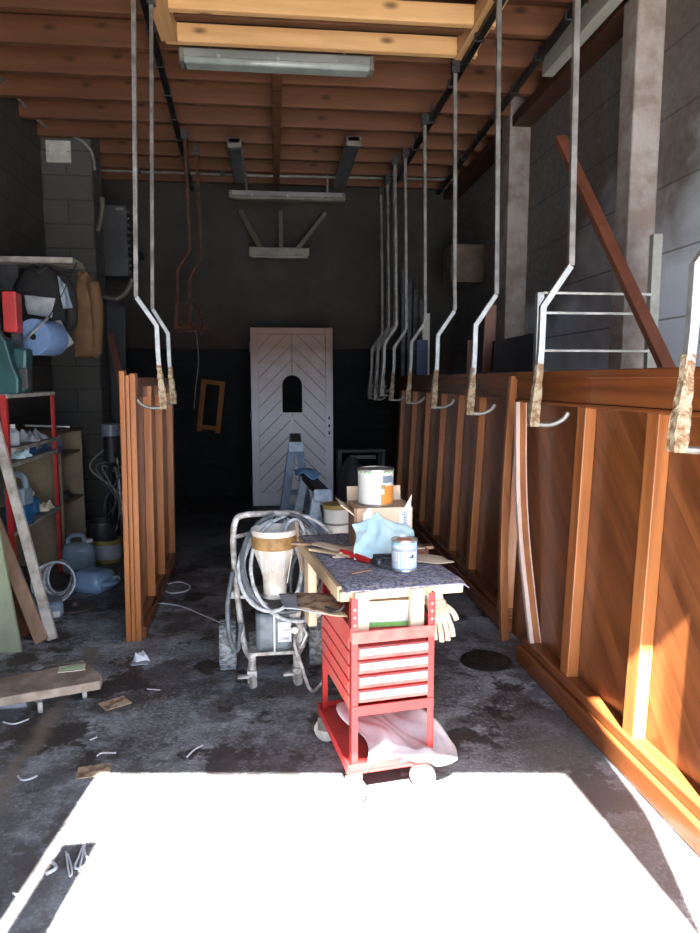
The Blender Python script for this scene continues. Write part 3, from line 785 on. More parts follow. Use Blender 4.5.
# things on it
def jug_blue():
    t = thing('fuel_can', 'blue plastic can half full on the lower board of the red shelf', 'can', (-1.835,5.16,.568), (0,0,-.2))
    MB().box((0,0,.075),(.165,.13,.15)).build('body', M['bottleblue'], t, .02, True)
    MB().box((0,0,.21),(.163,.128,.13)).build('upper_body', M['plasticgrey'], t, .02, True)
    b = MB().tube(smooth_pts([(-.06,0,.26),(-.055,0,.345),(0,0,.365),(.05,0,.345),(.06,0,.27)],5), .022, 8).build('handle', M['plasticgrey'], t, smooth=True)
    MB().box((0,-.067,.12),(.11,.004,.09)).build('label_sheet', M['bottleblue'], t)
jug_blue()
def blob_cloth(name, c, sx, sy, h, mat, label, cat, rz=0, thick=.01, seed=1):
    rnd = random.Random(seed); ph = [rnd.uniform(0,6) for _ in range(6)]
    def fn(u, v):
        x = (u-.5)*sx; yy = (v-.5)*sy
        e = min(u,1-u,v,1-v)
        z = h*(.55+.25*math.sin(9*u+ph[0])*math.cos(7*v+ph[1])+.2*math.sin(17*u+13*v+ph[2]))*min(1,e*6)
        x += .06*sx*math.sin(8*v+ph[3]); yy += .06*sy*math.sin(7*u+ph[4])
        return (x, yy, max(z,0)+thick)
    o = MB().grid(fn, 22, 22, thick*.8).build(name, mat, smooth='all', origin='keep')
    o.location = c; o.rotation_euler = (0,0,rz); return tag(o, label, cat)
def bottle(name, c, r, h, mat, label, cap=M['whitepaint'], cat='bottle'):
    t = thing(name, label, cat, c)
    MB().lathe([(r*.9,0),(r,.01),(r,h*.62),(r*.45,h*.8),(r*.35,h*.82)], seg=18).build('body', mat, t, smooth=True)
    MB().lathe([(r*.42,h*.82),(r*.42,h),(r*.3,h)], seg=14).build('cap', cap, t, smooth=True)
bottle('spray_bottle', (-1.90,5.45,.567), .04,.20, M['black'], 'dark bottle behind the blue can on the lower red shelf board')
bottle('bottle', (-1.90,5.62,.567), .055,.17, M['bottleblue'], 'squat blue bottle near the far post of the lower red shelf board')
blob_cloth('shop_rag', (-1.87,5.75,.567), .14,.18,.07, M['glove'], 'crumpled cream rag on the lower board of the red shelf', 'rag', seed=4)
bottle('glue_bottle', (-1.86,5.2,1.137), .045,.15, M['paper'], 'pale squeeze bottle on the middle board of the red shelf')
bottle('yellow_bottle', (-1.88,5.05,1.137), .05,.16, M['brassy'], 'ochre bottle at the near end of the middle red shelf board')
blob_cloth('shop_rag', (-1.90,5.6,1.137), .22,.3,.09, M['paper'], 'grey crumpled rag on the middle board of the red shelf', 'rag', seed=5)
blob_cloth('shop_rag', (-1.88,5.3,1.037), .16,.18,.06, M['cyanrag'], 'small turquoise rag tucked under the middle red shelf board', 'rag', seed=6)
t = thing('tool_box', 'dark blue tool box tucked below the middle red shelf board', 'tool box', (-1.95,5.62,1.037))
MB().box((0,0,.035),(.25,.42,.065)).build('body', M['bottleblue'], t, .008)
MB().box((.127,0,.045),(.006,.10,.02)).build('latch', M['steel'], t)

# drill press on top
t = thing('drill_press', 'teal bench machine standing on top of the red shelf', 'machine', (-1.82,4.98,1.507))
MB().prism([(-.16,0),(.145,0),(.15,.10),(.115,.2),(.085,.34),(.04,.42),(.03,.6),(-.02,.73),(-.16,.75)], -.16, -.09, 'Y').build('side_cheek', M['teal'], t, .012)
MB().mm(-.16,.12,-.09,.10,0,.05).mm(-.16,.05,-.09,.09,.05,.38).build('base', M['teal'], t, .02)
MB().box((.10,.06,.16),(.10,.14,.30),(0,.1,0)).build('motor_housing', M['teal'], t, .02)
MB().box((.115,.02,.10),(.10,.10,.14)).build('vise', M['greypanel'], t, .01)
MB().lathe([(.028,0),(.028,.03)],(.02,-.17,.52),14,(PI/2,0,0)).build('knob', M['darksteel'], t, smooth=True)
t = thing('red_case', 'upright red metal box beside the teal machine', 'box', (-1.78,5.10,1.507+.42), (0,.0,.1))
MB().box((0,0,.13),(.09,.16,.27)).build('body', M['red'], t, .008)
MB().box((0,-.01,.0),(.02,.03,.02)).build('foot', M['darksteel'], t)
t['label'] = 'upright red metal box clamped on the teal machine'
t2 = thing('machine_stand', 'dark post holding the red box behind the teal machine', 'stand', (-1.78,5.16,1.507))
MB().mm(-.03,.03,-.02,.03,0,.44).build('post', M['darksteel'], t2); MB().mm(-.07,.07,-.06,.07,0,.02).build('foot_plate', M['darksteel'], t2)

# high shelf board with hanging jackets
t = thing('wall_shelf', 'pale narrow shelf board high on the left wall above the jackets', 'wall shelf', (-2.0,5.95,2.50))
MB().mm(XL,-1.55,5.78,6.10,2.50,2.545).build('board', M['shelfgrey'], t, .004, world=True)
MB().mm(XL,-2.0,5.9,5.94,2.30,2.5).build('bracket', M['darksteel'], t, world=True)
def jacket(label, c, w, h, d, mat, seed, papers=False):
    rnd = random.Random(seed)
    t = thing('hanging_jacket', label, 'jacket', c)
    b = MB(); seg, rows = 20, 14; ring = []
    for i in range(rows+1):
        f = i/rows; z = -h*f
        ww = w*(.30+.70*min(1,(f*3.2)**.6)); dd = d*(.5+.5*min(1,f*3))
        if f > .9: ww *= .97
        rg = []
        for k in range(seg):
            a = 2*PI*k/seg
            fo = 1+.10*math.sin(5*a+rnd.uniform(-.2,.2)+f*2)+.05*math.sin(9*a+f*6)
            rg.append(b.bm.verts.new((math.cos(a)*ww/2*fo, math.sin(a)*dd/2*fo, z+.02*math.sin(3*a)*(f>.8))))
        ring.append(rg)
    for A, B in zip(ring, ring[1:]):
        for k in range(seg): b.bm.faces.new((A[k],A[(k+1)%seg],B[(k+1)%seg],B[k]))
    b.bm.faces.new(ring[0]); b.bm.faces.new(ring[-1][::-1])
    b.build('body', mat, t, smooth='all')
    # sleeve
    pts = smooth_pts([(w*.36,-.03,-.08),(w*.50,-.05,-.22),(w*.50,-.04,-.42),(w*.40,-.03,-h*.98)],5)
    MB().tube(pts, .05, 10, rad=[.055-.0009*i for i in range(len(pts))]).build('sleeve', mat, t, smooth='all')
    MB().tube(smooth_pts([(-w*.12,-.03,-.0),(0,-d*.42,-.05),(w*.12,-.03,.0)],5), .022, 8).build('collar', mat, t, smooth='all')
    MB().tube(smooth_pts([(0,0,-.01),(0,.0,.05),(0,.02,.05)],4), .006, 6).build('loop', M['steel'], t)
    return t
jacket('black jacket hanging under the high shelf board on the left', (-1.81,5.86,2.475), .44,.46,.22, M['jacketblack'], 3)
jacket('tan work jacket hanging at the end of the high shelf board', (-1.54,6.06,2.46), .20,.66,.16, M['jackettan'], 5)
def wavy(name, corners, mat, label, cat, amp=.01, thick=.004, nu=10, nv=10):
    A,B,C_,D = [Vector(c) for c in corners]
    nrm = (B-A).cross(D-A).normalized()
    def fn(u,v): return A*(1-u)*(1-v)+B*u*(1-v)+C_*u*v+D*(1-u)*v + nrm*amp*math.sin(7*u+3*v)*math.cos(5*v)
    b = MB(); 
    top = [[b.bm.verts.new(fn(i/nu,j/nv)) for j in range(nv+1)] for i in range(nu+1)]
    for i in range(nu):
        for j in range(nv): b.bm.faces.new((top[i][j],top[i+1][j],top[i+1][j+1],top[i][j+1]))
    o = b.build(name, mat, smooth='all')
    md = o.modifiers.new('solid','SOLIDIFY'); md.thickness = thick
    return tag(o, label, cat)
wavy('plastic_bag', [PY(24,295,5.68),PY(55,298,5.68),PY(52,318,5.7),PY(28,314,5.7)], M['paper'], 'grey printed plastic bag hanging in front of the black jacket', 'bag', .015)
wavy('plastic_bag', [PY(57,275,5.7),PY(66,285,5.7),PY(73,308,5.72),PY(63,309,5.72)], M['plasticgrey'], 'narrow pale blue bag hanging right of the printed bag', 'bag', .01)
wavy('paper_sheet', [PY(50,322,5.78),PY(60,320,5.78),PY(74,343,5.8),PY(62,352,5.8)], M['paper'], 'pale sheet hanging behind the blue paper roll', 'paper', .01)
# blue paper roll
t = thing('paper_roll', 'big blue paper towel roll on a steel spindle below the jackets', 'paper roll', (-1.68,5.40,1.905), (0,0,-.26))
MB().lathe([(.018,-.12),(.128,-.12),(.13,-.115),(.13,.115),(.128,.12),(.018,.12),(.018,-.12)], seg=40, rot=(PI/2,0,0), caps=False).build('roll', M['rollblue'], t, smooth=True)
MB().lathe([(.022,-.125),(.022,.125)], seg=16, rot=(PI/2,0,0)).build('core', M['black'], t, smooth=True)
MB().tube([(-.11,-.17,-.09),(-.02,-.15,0),(.14,-.15,.13)], .009, 8).build('spindle', M['steel_bright'], t, smooth=True)
MB().tube(smooth_pts([(.14,-.15,.13),(.16,.0,.3),(.12,.30,.58)],5), .004, 6).build('cord', M['black'], t, smooth=True)

# bookcase
t = thing('bookcase', 'low cream melamine bookcase standing against the left wall past the red shelf', 'bookcase', (-2.1,6.55,0))
x0, x1, ya, yb = -2.40, -1.83, 6.18, 6.86
MB().mm(x0,x1,ya,ya+.02,0,.98).build('side_panel', M['melamine'], t, .002, world=True)
MB().mm(x0,x1,yb-.02,yb,0,1.12).build('side_panel', M['melamine'], t, .002, world=True)
for z in (.02,.50,.93):
    MB().mm(x0,x1-.01,ya+.02,yb-.02,z,z+.02).build('shelf', M['melamine'], t, .002, world=True)
MB().mm(x0-.0,x0+.01,ya+.02,yb-.02,.04,.95).build('back_panel', M['melamine'], t, world=True)
t = thing('paint_pot', 'small pot with violet label on top of the cream bookcase', 'pot', (-1.94,6.36,.952))
MB().lathe([(.07,0),(.07,.08),(.065,.16),(.04,.19)], seg=20).build('body', M['plasticgrey'], t, smooth=True)
MB().lathe([(.072,.01),(.072,.075)], seg=20, caps=False).build('label_band', M['purple'], t, smooth=True)
blob_cloth('shop_rag', (-1.98,6.55,.522), .2,.25,.09, M['greypanel'], 'dark crumpled rag inside the cream bookcase', 'rag', seed=9)
o = MB().tube([(-2.2,6.45,1.20),(-1.85,6.55,1.18)], .012, 8).build('steel_rod', M['steel_bright']); tag(o,'thin pale rod resting on the dark plank above the bookcase','rod')
t = thing('wall_plank_shelf', 'dark plank shelf fixed above the cream bookcase', 'wall shelf', (-2.1,6.5,1.10))
MB().mm(-2.41,-1.83,6.1,6.9,1.14,1.165).build('board', M['darkwood_z'], t, world=True)
MB().mm(-2.41,-2.2,6.3,6.33,1.0,1.14).build('bracket', M['darksteel'], t, world=True)

# leaning planks & green board (front left)
o = MB().prism([(-1.60,0),(-1.515,0),(-1.62,.92),(-2.10,.98),(-2.2,0)][:5], 4.16, 4.19, 'Y').build('green_board', M['greenboard'], bevel=.003)
tag(o, 'pale green board standing at the left edge in front of the planks', 'board')
def lean(nm, a, c, w, th, mat, label):
    a, c = Vector(a), Vector(c)
    o = MB().bar(a, c, w, th, up=(0,-1,0)).build(nm, mat, bevel=.003); return tag(o, label, 'plank')
lean('leaning_plank', (-1.44,4.30,.01), PY(-8,515,4.75), .085, .022, M['plankraw'], 'raw brown plank leaning on the red shelf, left of the paint-crusted one')
lean('leaning_plank', (-1.385,4.33,.01), PY(-6,420,4.80), .060, .03, M['plankpaint'], 'paint-crusted pale plank leaning on the red shelf, rightmost of the leaning planks')
lean('leaning_plank', (-1.56,4.42,.01), PY(-12,540,4.85), .07, .02, M['darkwood_z'], 'dark red plank leaning behind the raw brown plank at the left')

# platform dolly front left
t = thing('platform_dolly', 'low flat board on castors on the floor at the left edge', 'dolly', (-1.2,3.45,0))
pts = [G(-30,684,.12),G(86,661,.12),G(102,675,.12),G(100,681,.12),G(-30,703,.12)]
MB().prism([(p.x,p.y) for p in pts], .075,.12,'Z').build('deck', M['dollyboard'], t, .004, world=True)
for (x,y) in ((-.98,3.50),(-1.15,3.36),(-1.45,3.38)):
    w = MB().lathe([(.028,-.012),(.033,-.008),(.033,.008),(.028,.012)],(x,y,.033),16,(0,PI/2,.3)).build('castor', M['castor'], t, smooth=True, world=True)
    MB().mm(x-.018,x+.018,y-.018,y+.018,.06,.076).build('fork', M['steel'], t, world=True)
t = thing('paint_scraper', 'pale scraper sheet lying on the low dolly board', 'card', (-1.06,3.585,.1225), (0,0,.2))
MB().box((0,0,.003),(.13,.08,.004)).build('sheet', M['creamstrip'], t); MB().box((.0,.0,.006),(.10,.008,.002)).build('stripe', M['green'], t)
t = thing('stir_stick', 'paint-smeared stirring paddle lying on the floor behind the dolly', 'paddle', (-1.22,3.93,.0), (0,0,.25))
MB().tube([(-.1,0,.012),(.12,0,.012)], .009, 8).build('shaft', M['steel'], t); MB().lathe([(.03,0),(.035,.004),(.03,.01)],(-.12,0,.005),14).build('blade', M['paper'], t)
o = MB().lathe([(.012,-.06),(.03,-.06),(.03,.06),(.012,.06)], (G(15,708).x,G(15,708).y,.03), 16, (0,PI/2,.1)).build('tape_roll', M['paper'], smooth=True); tag(o,'grey tape roll lying on the floor under the dolly edge','tape roll')

# ------------------------------------------------------------------ bits on the floor
def scrap(px, py, w, d, rz, mat, label, cat='card', nm='floor_card', crumple=0):
    p = G(px, py)
    if crumple: return blob_cloth(nm, (p.x,p.y,.0), w, d, crumple, mat, label, cat, rz, .004, int(px))
    t = MB().box((0,0,.004),(w,d,.004)).build(nm, mat, origin='keep'); t.location = (p.x,p.y,.0); t.rotation_euler = (0,0,rz); return tag(t, label, cat)
scrap(115,704,.13,.10,.6, M['card_stain'], 'stained cardboard square on the floor, the farther of two')
scrap(94,772,.13,.085,.15, M['card_stain'], 'stained cardboard square at the corner of the sunlit patch')
scrap(140,663,.09,.07,.1, M['paper'], 'flat grey card on the floor under the crumpled paper')
scrap(141,660,.08,.07,.3, M['white'], 'crumpled white paper ball near the foot of the left panel', 'paper', 'crumpled_paper', .05)
def string(pix, label, r=.0035, mat=None, z=.006, zz=None):
    pts = [G(x, y, z) for x, y in pix]
    if zz: 
        for p, q in zip(pts, zz): p.z += q
    o = MB().tube(smooth_pts(pts, 6), r, 6).build('string_scrap', mat or M['cablewhite'], smooth=True); return tag(o, label, 'string')
string([(83,842),(85,853),(88,862),(80,868),(75,867),(78,858),(85,843),(79,871)], 'tangled white string scrap in the shadow beside the sunlit patch', .004)
string([(66,852),(68,868),(70,876),(72,870),(68,854)], 'short looped white string left of the tangled one', .0035)
string([(52,862),(56,868),(46,874)], 'torn white tape scrap on the thin sunlit line', .006)
string([(13,893),(24,898),(29,896)], 'white string scrap at the lower left corner', .004)
string([(3,722),(14,724),(29,719)], 'white string below the low dolly board', .004)
string([(18,776),(22,780),(30,779),(37,776)], 'white knotted string at the left beside the floor seam', .004)
string([(97,756),(102,753),(116,753)], 'short white string just above the sunlit patch', .0035)
string([(187,757),(194,750),(203,745)], 'white string scrap between the sunlit patch and the spray machine', .0035)
string([(90,740),(97,737)], 'tiny white thread on the floor left of centre', .003)
string([(147,689),(160,690)], 'tiny white thread below the crumpled paper', .003)
string([(157,603),(180,606),(205,616),(232,628)], 'long pale cord on the floor from the left panel to the spray machine', .004)
string([(163,590),(172,593),(186,591),(190,586),(180,582),(168,584),(163,588)], 'pale loop of cord on the floor right of the left panel', .004)
# manhole
c = G(486,661)
t = thing('manhole_cover', 'round dark iron cover set in the floor right of the red trolley', 'manhole cover', (c.x,c.y,0))
MB().lathe([(.142,0),(.142,.006),(.135,.008),(.02,.008)], seg=36).build('cover', M['manhole'], t, smooth=True)
MB().lathe([(.150,0),(.150,.004),(.143,.004),(.143,0)], seg=36, caps=False).build('rim', M['darksteel'], t)

# ------------------------------------------------------------------ SPRAY MACHINE
t = thing('paint_sprayer', 'paint-spattered spray pump on a wheeled frame with white hopper and coiled hose', 'spray machine', (-.03,3.72,0), (0,0,.05))
S = t
for sx, nm in ((-1,'wheel'),(1,'wheel')):
    w = MB().lathe([(.085,-.045),(.118,-.046),(.13,-.03),(.134,0),(.13,.03),(.118,.046),(.085,.045)],(sx*.245,.10,.134),32,(0,PI/2,0),caps=False).build(nm, M['rubber'], S, smooth=True)
    MB().lathe([(.03,-.04),(.086,-.02),(.09,0),(.086,.02),(.03,.04)],(sx*.245,.10,.134),24,(0,PI/2,0)).build('hub', M['crustgrey'], w, smooth=True)
    b = MB()
    for k in range(26):
        a = 2*PI*k/26
        b.box((sx*.245, .10+.133*math.cos(a), .134+.133*math.sin(a)), (.085,.006,.012), (a,0,0))
    b.build('tread', M['rubber'], w)
MB().tube([(-.25,.10,.134),(.25,.10,.134)], .012, 8).build('axle', M['crustgrey'], S)
# U-handle frame
hd = smooth_pts([(-.115,-.12,.13),(-.155,-.06,.19),(-.19,.06,.45),(-.205,.11,.70),(-.19,.12,.83),(-.14,.12,.862),(0,.12,.866),(.12,.12,.862),(.19,.12,.83),(.205,.11,.70),(.19,.06,.45),(.155,-.06,.19),(.115,-.12,.13)],5)
MB().tube(hd, .017, 10).build('handle_frame', M['crustgrey'], S, smooth=True)
MB().tube([(-.20,.115,.74),(-.02,.115,.78),(.2,.115,.74)], .012, 8).build('cross_tube', M['crustgrey'], S, smooth=True)
MB().tube([(-.18,.05,.42),(.18,.05,.42)], .012, 8).build('cross_tube', M['crustgrey'], S, smooth=True)
for sx in (-1,1):
    MB().tube([(sx*.115,-.17,.19),(sx*.118,-.18,.10)], .02, 8).build('front_strut', M['crustgrey'], S, smooth=True)
    cst = MB().lathe([(.02,-.014),(.036,-.012),(.038,0),(.036,.012),(.02,.014)],(sx*.118,-.19,.038),18,(0,PI/2,.4)).build('castor', M['castor'], S, smooth=True)
    MB().box((sx*.118,-.18,.085),(.05,.06,.03)).box((sx*.118-.02,-.185,.06),(.006,.04,.05)).box((sx*.118+.02,-.185,.06),(.006,.04,.05)).box((sx*.118-.045,-.21,.075),(.06,.03,.014)).build('fork', M['crustgrey'], cst, .004)
MB().box((0,-.15,.185),(.25,.10,.02)).box((0,.0,.185),(.26,.26,.016)).build('base_plate', M['crustgrey'], S, .005)
mo = MB().box((0,-.14,.30),(.19,.13,.205)).build('motor_cover', M['motor'], S, .025, True)
MB().mm(-.002+.02,.065+.022,-.210,-.205,.25,.355).build('rating_plate', M['white'], mo)
lettering('plate_lettering', 'J 5000', .017, M['navy'], mo, (.0525,-.2105,.268), (PI/2,0,0))
MB().mm(.048,.080,-.2105,-.2098,.312,.315).build('plate_line', M['navy'], mo)
MB().mm(-.005,.004,-.2125,-.206,.20,.40).build('paint_drip', M['white'], mo)
MB().lathe([(.10,0),(.108,.01),(.10,.03),(.04,.05)], (0,-.10,.40), 24).build('motor_top', M['darksteel'], S, smooth=True)
# piston block right
MB().box((.105,-.16,.36),(.07,.08,.12)).lathe([(.03,0),(.03,.14)],(.135,-.17,.20),14).build('pump_block', M['crustgrey'], S, .01)
MB().lathe([(.018,0),(.018,.08)],(.10,-.19,.33),10,(PI/2,.6,0)).tube([(.135,-.17,.34),(.17,-.2,.28),(.14,-.2,.22)], .012, 8).build('valve', M['steel_bright'], S, smooth=True)
# hopper
hc = (.012,-.06,.47); HS = 1.14
MB().lathe([(0.059,0),(0.063,.02),(0.064,.09),(0.085,.16),(0.105,.22),(0.112,.25)], hc, 32, caps=False).build('hopper_neck', M['cup'], S, smooth=True)
MB().lathe([(0.112,.25),(0.119,.255),(0.122,.315),(0.119,.32)], hc, 32, caps=False).build('hopper_band', M['cupband'], S, smooth=True)
MB().lathe([(0.119,.32),(0.123,.33),(0.122,.352),(0.115,.354),(0.111,.32),(0.091,.2),(0.046,.05),(0.011,.05)], hc, 32, caps=False).build('hopper_rim', M['cup'], S, smooth=True)
MB().lathe([(0.066,-.09),(0.063,0),(0.057,.01)], hc, 20).build('hopper_base', M['crustgrey'], S, smooth=True)
b = MB()
for k in range(9):
    a = -PI/2+random.uniform(-1,1); L_ = random.uniform(.08,.2)
    z1 = .25; r1 = .114
    b.tube([(hc[0]+r1*math.cos(a),hc[1]+r1*math.sin(a),hc[2]+z1),(hc[0]+.068*math.cos(a)*(1.7-L_*3),hc[1]+.076*math.sin(a)*(1.7-L_*3),hc[2]+z1-L_)], .003, 5)
b.build('paint_runs', M['white'], S)
# coiled hose around the hopper
rnd = random.Random(3)
for k in range(6):
    rx = .195+.009*k*(1 if k%2 else -.8); rz = .205+.010*k*(1 if k%2 else -.5); cx = .045+.012*k*(1 if k%2 else -1)+rnd.uniform(-.02,.02); cz = .62+rnd.uniform(-.03,.03); yy = -.15-.018*k if k < 4 else -.02+.02*k
    pts = [(cx+rx*math.cos(a), -.03+.13*math.sin(a)-.014*k, cz+rz*math.sin(a)) for a in [PI*.56+ (1.88*PI)*j/28 for j in range(29)]]
    MB().tube(pts, .010 if k%3 else .013, 8).build('hose_loop', M['hose'] if k != 3 else M['hosedark'], S, smooth=True)
for k in range(2):
    rx, rz = .125, .20
    pts = [(.20+rx*math.cos(a)*.8, .03+.03*k+.04*math.sin(a), .48+rz*math.sin(a)) for a in [2*PI*j/22 for j in range(22)]]
    MB().tube(pts, .010, 8, closed=True).build('hose_loop', M['crustgrey'] if k else M['hosedark'], S, smooth=True)
pts = smooth_pts([(.125,-.2,.30),(.10,-.24,.26),(.13,-.27,.15),(.17,-.30,.03),(.21,-.28,.015),(.27,-.22,.07),(.31,-.10,.20)],6)
MB().tube(pts, .009, 8).build('drain_hose', M['crustgrey'], S, smooth=True)
pts = smooth_pts([(-.21,.05,.56),(-.24,-.02,.40),(-.23,-.06,.22),(-.19,-.05,.16),(-.17,-.03,.3)],6)
MB().tube(pts, .014, 8).build('side_hose', M['hosedark'], S, smooth=True)
MB().bar((.125,-.10,.86),(.155,-.13,.60), .016, .012).build('stir_rod', M['plankraw'], S)
MB().mm(-.235,-.20,.08,.12,.40,.44).build('clamp_knob', M['white'], S, .008)
MB().tube(smooth_pts([(.05,-.06,.72),(.08,-.04,.83),(.13,-.04,.86),(.17,-.05,.80),(.19,-.06,.6)],5), .010, 8).build('suction_hose', M['hose'], S, smooth=True)

# ------------------------------------------------------------------ TRESTLES
def trestle(label, c, rz, L, h, sp, m_leg, group=None):
    t = thing('trestle', label, 'trestle', c, (0,0,rz))
    MB().box((0,0,h-.03),(.10,L,.06)).build('top_beam', M['trestle_dark'], t, .008)
    for sy in (-1,1):
        for sx in (-1,1):
            MB().bar((sx*.025,sy*(L/2-.10),h-.03),(sx*sp,sy*(L/2-.04),0), .07, .035, up=(0,1,0)).build('leg', M[m_leg], t, .004)
        MB().box((0,sy*(L/2-.06),h*.42),(sp*1.25,.025,.05)).build('brace', M[m_leg], t, .003)
        MB().box((0,sy*(L/2+.004),h-.045),(.13,.012,.09)).build('end_plate', M['trestle_pale'], t, .004)
    return t
trestle('blue trestle standing right of the other, blue rag on its top', (.30,5.60,0), .08, 1.0, .80, .17, 'trestle_pale')
trestle('taller grey-blue trestle leaning in behind the spray machine', (.19,6.78,0), -.02, 1.0, 1.05, .17, 'blue_trestle')
rg = wavy('blue_rag', [(.17,5.62,.835),(.36,5.58,.835),(.33,6.0,.835),(.15,6.02,.835)], M['ragblue'], 'blue rag draped over the top of the right trestle', 'rag', .03, .006)
rg2 = None
bucket('paint_bucket', (.46,4.75,0.0), .14, .24, M['whitepaint'], 'off-white bucket on the floor behind the cardboard box', 'bucket')
pb = thing('paint_drum', 'tall white drum standing behind the trolley bench, left of the cardboard box', 'drum', (.345,3.95,0))
MB().lathe([(.075,0),(.078,.01),(.078,.885),(.07,.89)], seg=28).build('body', M['can_white'], pb, smooth=True)
for z in (.3,.6,.78): MB().lathe([(.078,z),(.082,z+.006),(.078,z+.012)], seg=28, caps=False).build('ring', M['tin'], pb, smooth=True)
MB().lathe([(.079,.87),(.084,.875),(.084,.895),(.06,.895)], seg=28).build('lid', M['brassy'], pb, smooth=True)

# ------------------------------------------------------------------ RED TROLLEY
TZ = .155
tr = thing('tool_trolley', 'red four-drawer tool trolley on castors, its base tray in the sun', 'tool trolley', (.268,2.475,0), (0,0,math.radians(9)))
W_, L_ = .33, .50
# local: x 0..W, y 0..L
for (x, y) in ((0,0),(W_,0),(0,L_),(W_,L_)):
    sx = 1 if x == 0 else -1; sy = 1 if y == 0 else -1
    b = MB().mm(min(x,x+sx*.026),max(x,x+sx*.026), min(y,y+sy*.003),max(y,y+sy*.003), .12,.80)
    b.mm(min(x,x+sx*.003),max(x,x+sx*.003), min(y,y+sy*.03),max(y,y+sy*.03), .12,.80)
    ps = b.build('post', M['red'], tr)
    b = MB()
    for k in range(3): b.lathe([(.005,0),(.005,.003)],(x+sx*.013,y-.0005 if y==0 else y+.001,.76-.03*k if k<2 else .70),10,(PI/2,0,0))
    b.build('bolt', M['steel_bright'], ps)
# tray
bt = MB().mm(-.012,W_+.012,-.02,L_+.02,.135,.142)
bt.mm(-.012,W_+.012,-.02,-.014,.125,.165).mm(-.012,W_+.012,L_+.014,L_+.02,.125,.165).mm(-.018,-.012,-.02,L_+.02,.125,.165).mm(W_+.012,W_+.018,-.02,L_+.02,.125,.165)
bt.build('base_tray', M['red'], tr, .002)
# cabinet
cb = MB().mm(.004,.010,.01,L_-.01,.36,.655).mm(W_-.010,W_-.004,.01,L_-.01,.36,.655).mm(.004,W_-.004,L_-.012,L_-.006,.36,.655).mm(.004,W_-.004,.0,L_-.01,.355,.365)
cb.build('cabinet_body', M['red'], tr)
for k in range(5):     # pressed side panels with dark gaps between
    z0 = .365+.058*k
    for q0 in (-.003, W_-.004): MB().mm(q0,q0+.007,.03,L_-.03,z0,z0+.05).build('side_strip', M['reddusty'], tr, .002)
tp = MB().mm(.004,W_-.004,.0,L_,.640,.648).mm(.0,W_,-.004,.002,.628,.675).mm(.0,W_,L_-.002,L_+.004,.64,.69).mm(-.003,.003,.0,L_,.64,.69).mm(W_-.003,W_+.003,.0,L_,.64,.69)
tp.build('top_tray', M['reddusty'], tr, .002)
for k in range(4):
    z0 = .412+.056*k
    d = MB().mm(.027,W_-.027,-.004,.45,z0-.014,z0+.034).build('drawer', M['reddusty'], tr, .002)
    MB().mm(.03,W_-.03,-.014,-.004,z0+.004,z0+.031).build('drawer_front', M['drawer'], d, .003)
    MB().lathe([(.005,0),(.006,.003)],(.075,-.0145,z0+.018),10,(PI/2,0,0)).build('lock', M['steel'], d)
MB().mm(.0,W_,-.003,.003,.345,.385).build('lower_rail', M['red'], tr, .002)
for (x, y) in ((.01,.0),(W_-.03,.03),(.01,L_-.02),(W_-.03,L_-.02)):
    w = MB().lathe([(.03,-.015),(.048,-.014),(.052,-.008),(.052,.008),(.048,.014),(.03,.015)],(x,y,.052),24,(0,PI/2,.9)).build('castor', M['castor'], tr, smooth=True)
    MB().box((x,y,.118),(.05,.05,.012)).box((x+.014,y+.016,.085),(.05,.004,.06),(0,0,.9-PI/2)).box((x-.014,y-.016,.085),(.05,.004,.06),(0,0,.9-PI/2)).build('fork', M['steel'], w)
# helpers in trolley frame
def TW_(x, y, z):
    return parent_matrix(tr) @ Vector((x, y, z))
RZ = math.radians(9)
# white rag on tray
def ragfn(u, v):
    x = .05+.36*u; y = -.045+.50*v
    z = .150+.05*(.5+.5*math.sin(6*u+2.5*v))*math.sin(PI*min(1,max(0,v*.95+.03)))+.010*math.sin(13*u-7*v)+.008*math.sin(9*v+4*u)+.006*math.sin(31*u+9*v)+.028*(v>.0)
    if u > .93: z -= .05*(u-.93)/.07
    x += .03*math.sin(7*v); y += .035*math.sin(6*u)
    if v < .06: z = min(z,.175)
    return (x, y, max(z, .150))
rag = MB().grid(ragfn, 34, 40, .006).build('white_rag', M['clothwhite'], smooth='all', origin='keep')
rag.location = tr.location; rag.rotation_euler = (0,0,RZ); tag(rag, 'white cotton rag heaped on the trolley base tray', 'rag')

# bench top standing on the trolley
bn = thing('bench_top', 'rough pine bench frame with felt top standing on the red trolley', 'bench top', TW_(.0,.06,.648), (0,0,math.radians(8.5)))
BL, BW, BZ = .93, .46, .175      # local
MB().mm(-.01,BW,.01,BL,BZ-.012,BZ).build('board', M['benchwood'], bn)
for ya_, yb_ in ((-.0,.035),(BL-.035,BL)): MB().mm(-.025,BW+.01,ya_,yb_,BZ-.05,BZ-.012).build('cross_rail', M['benchwood'], bn, .003)
for q0, q1, q2 in ((-.03,.004,.002),(BW-.02,BW+.012,-.01)): MB().mm(q0,q1,.03,BL-.03,BZ-.055,BZ+q2).build('side_rail', M['benchwood'], bn, .003)
for (x, y) in ((.025,-.03),(W_-.085,-.03),(.025,.36),(W_-.085,.36)):
    MB().mm(x,x+.055,y+.005,y+.035,.001,BZ-.012).build('leg', M['benchwood_z'], bn, .003)
MB().mm(-.03,.01,.60,.70,-.18,BZ-.05).build('rear_leg', M['benchwood_z'], bn, .003)
def cfn(u, v):
    x = -.015+(BW+.03)*u; y = -.022+BL*v
    z = BZ+.006+.002*math.sin(20*u)*math.sin(13*v)
    if v < .03: z -= .010
    if u > .95 and v < .5: z -= .02*(u-.95)/.05; x += .01
    return (x, y, z)
MB().grid(cfn, 30, 40, .005).build('felt_cover', M['carpet'], bn, smooth='all')
BM = parent_matrix(bn); BRZ = math.radians(8.5)
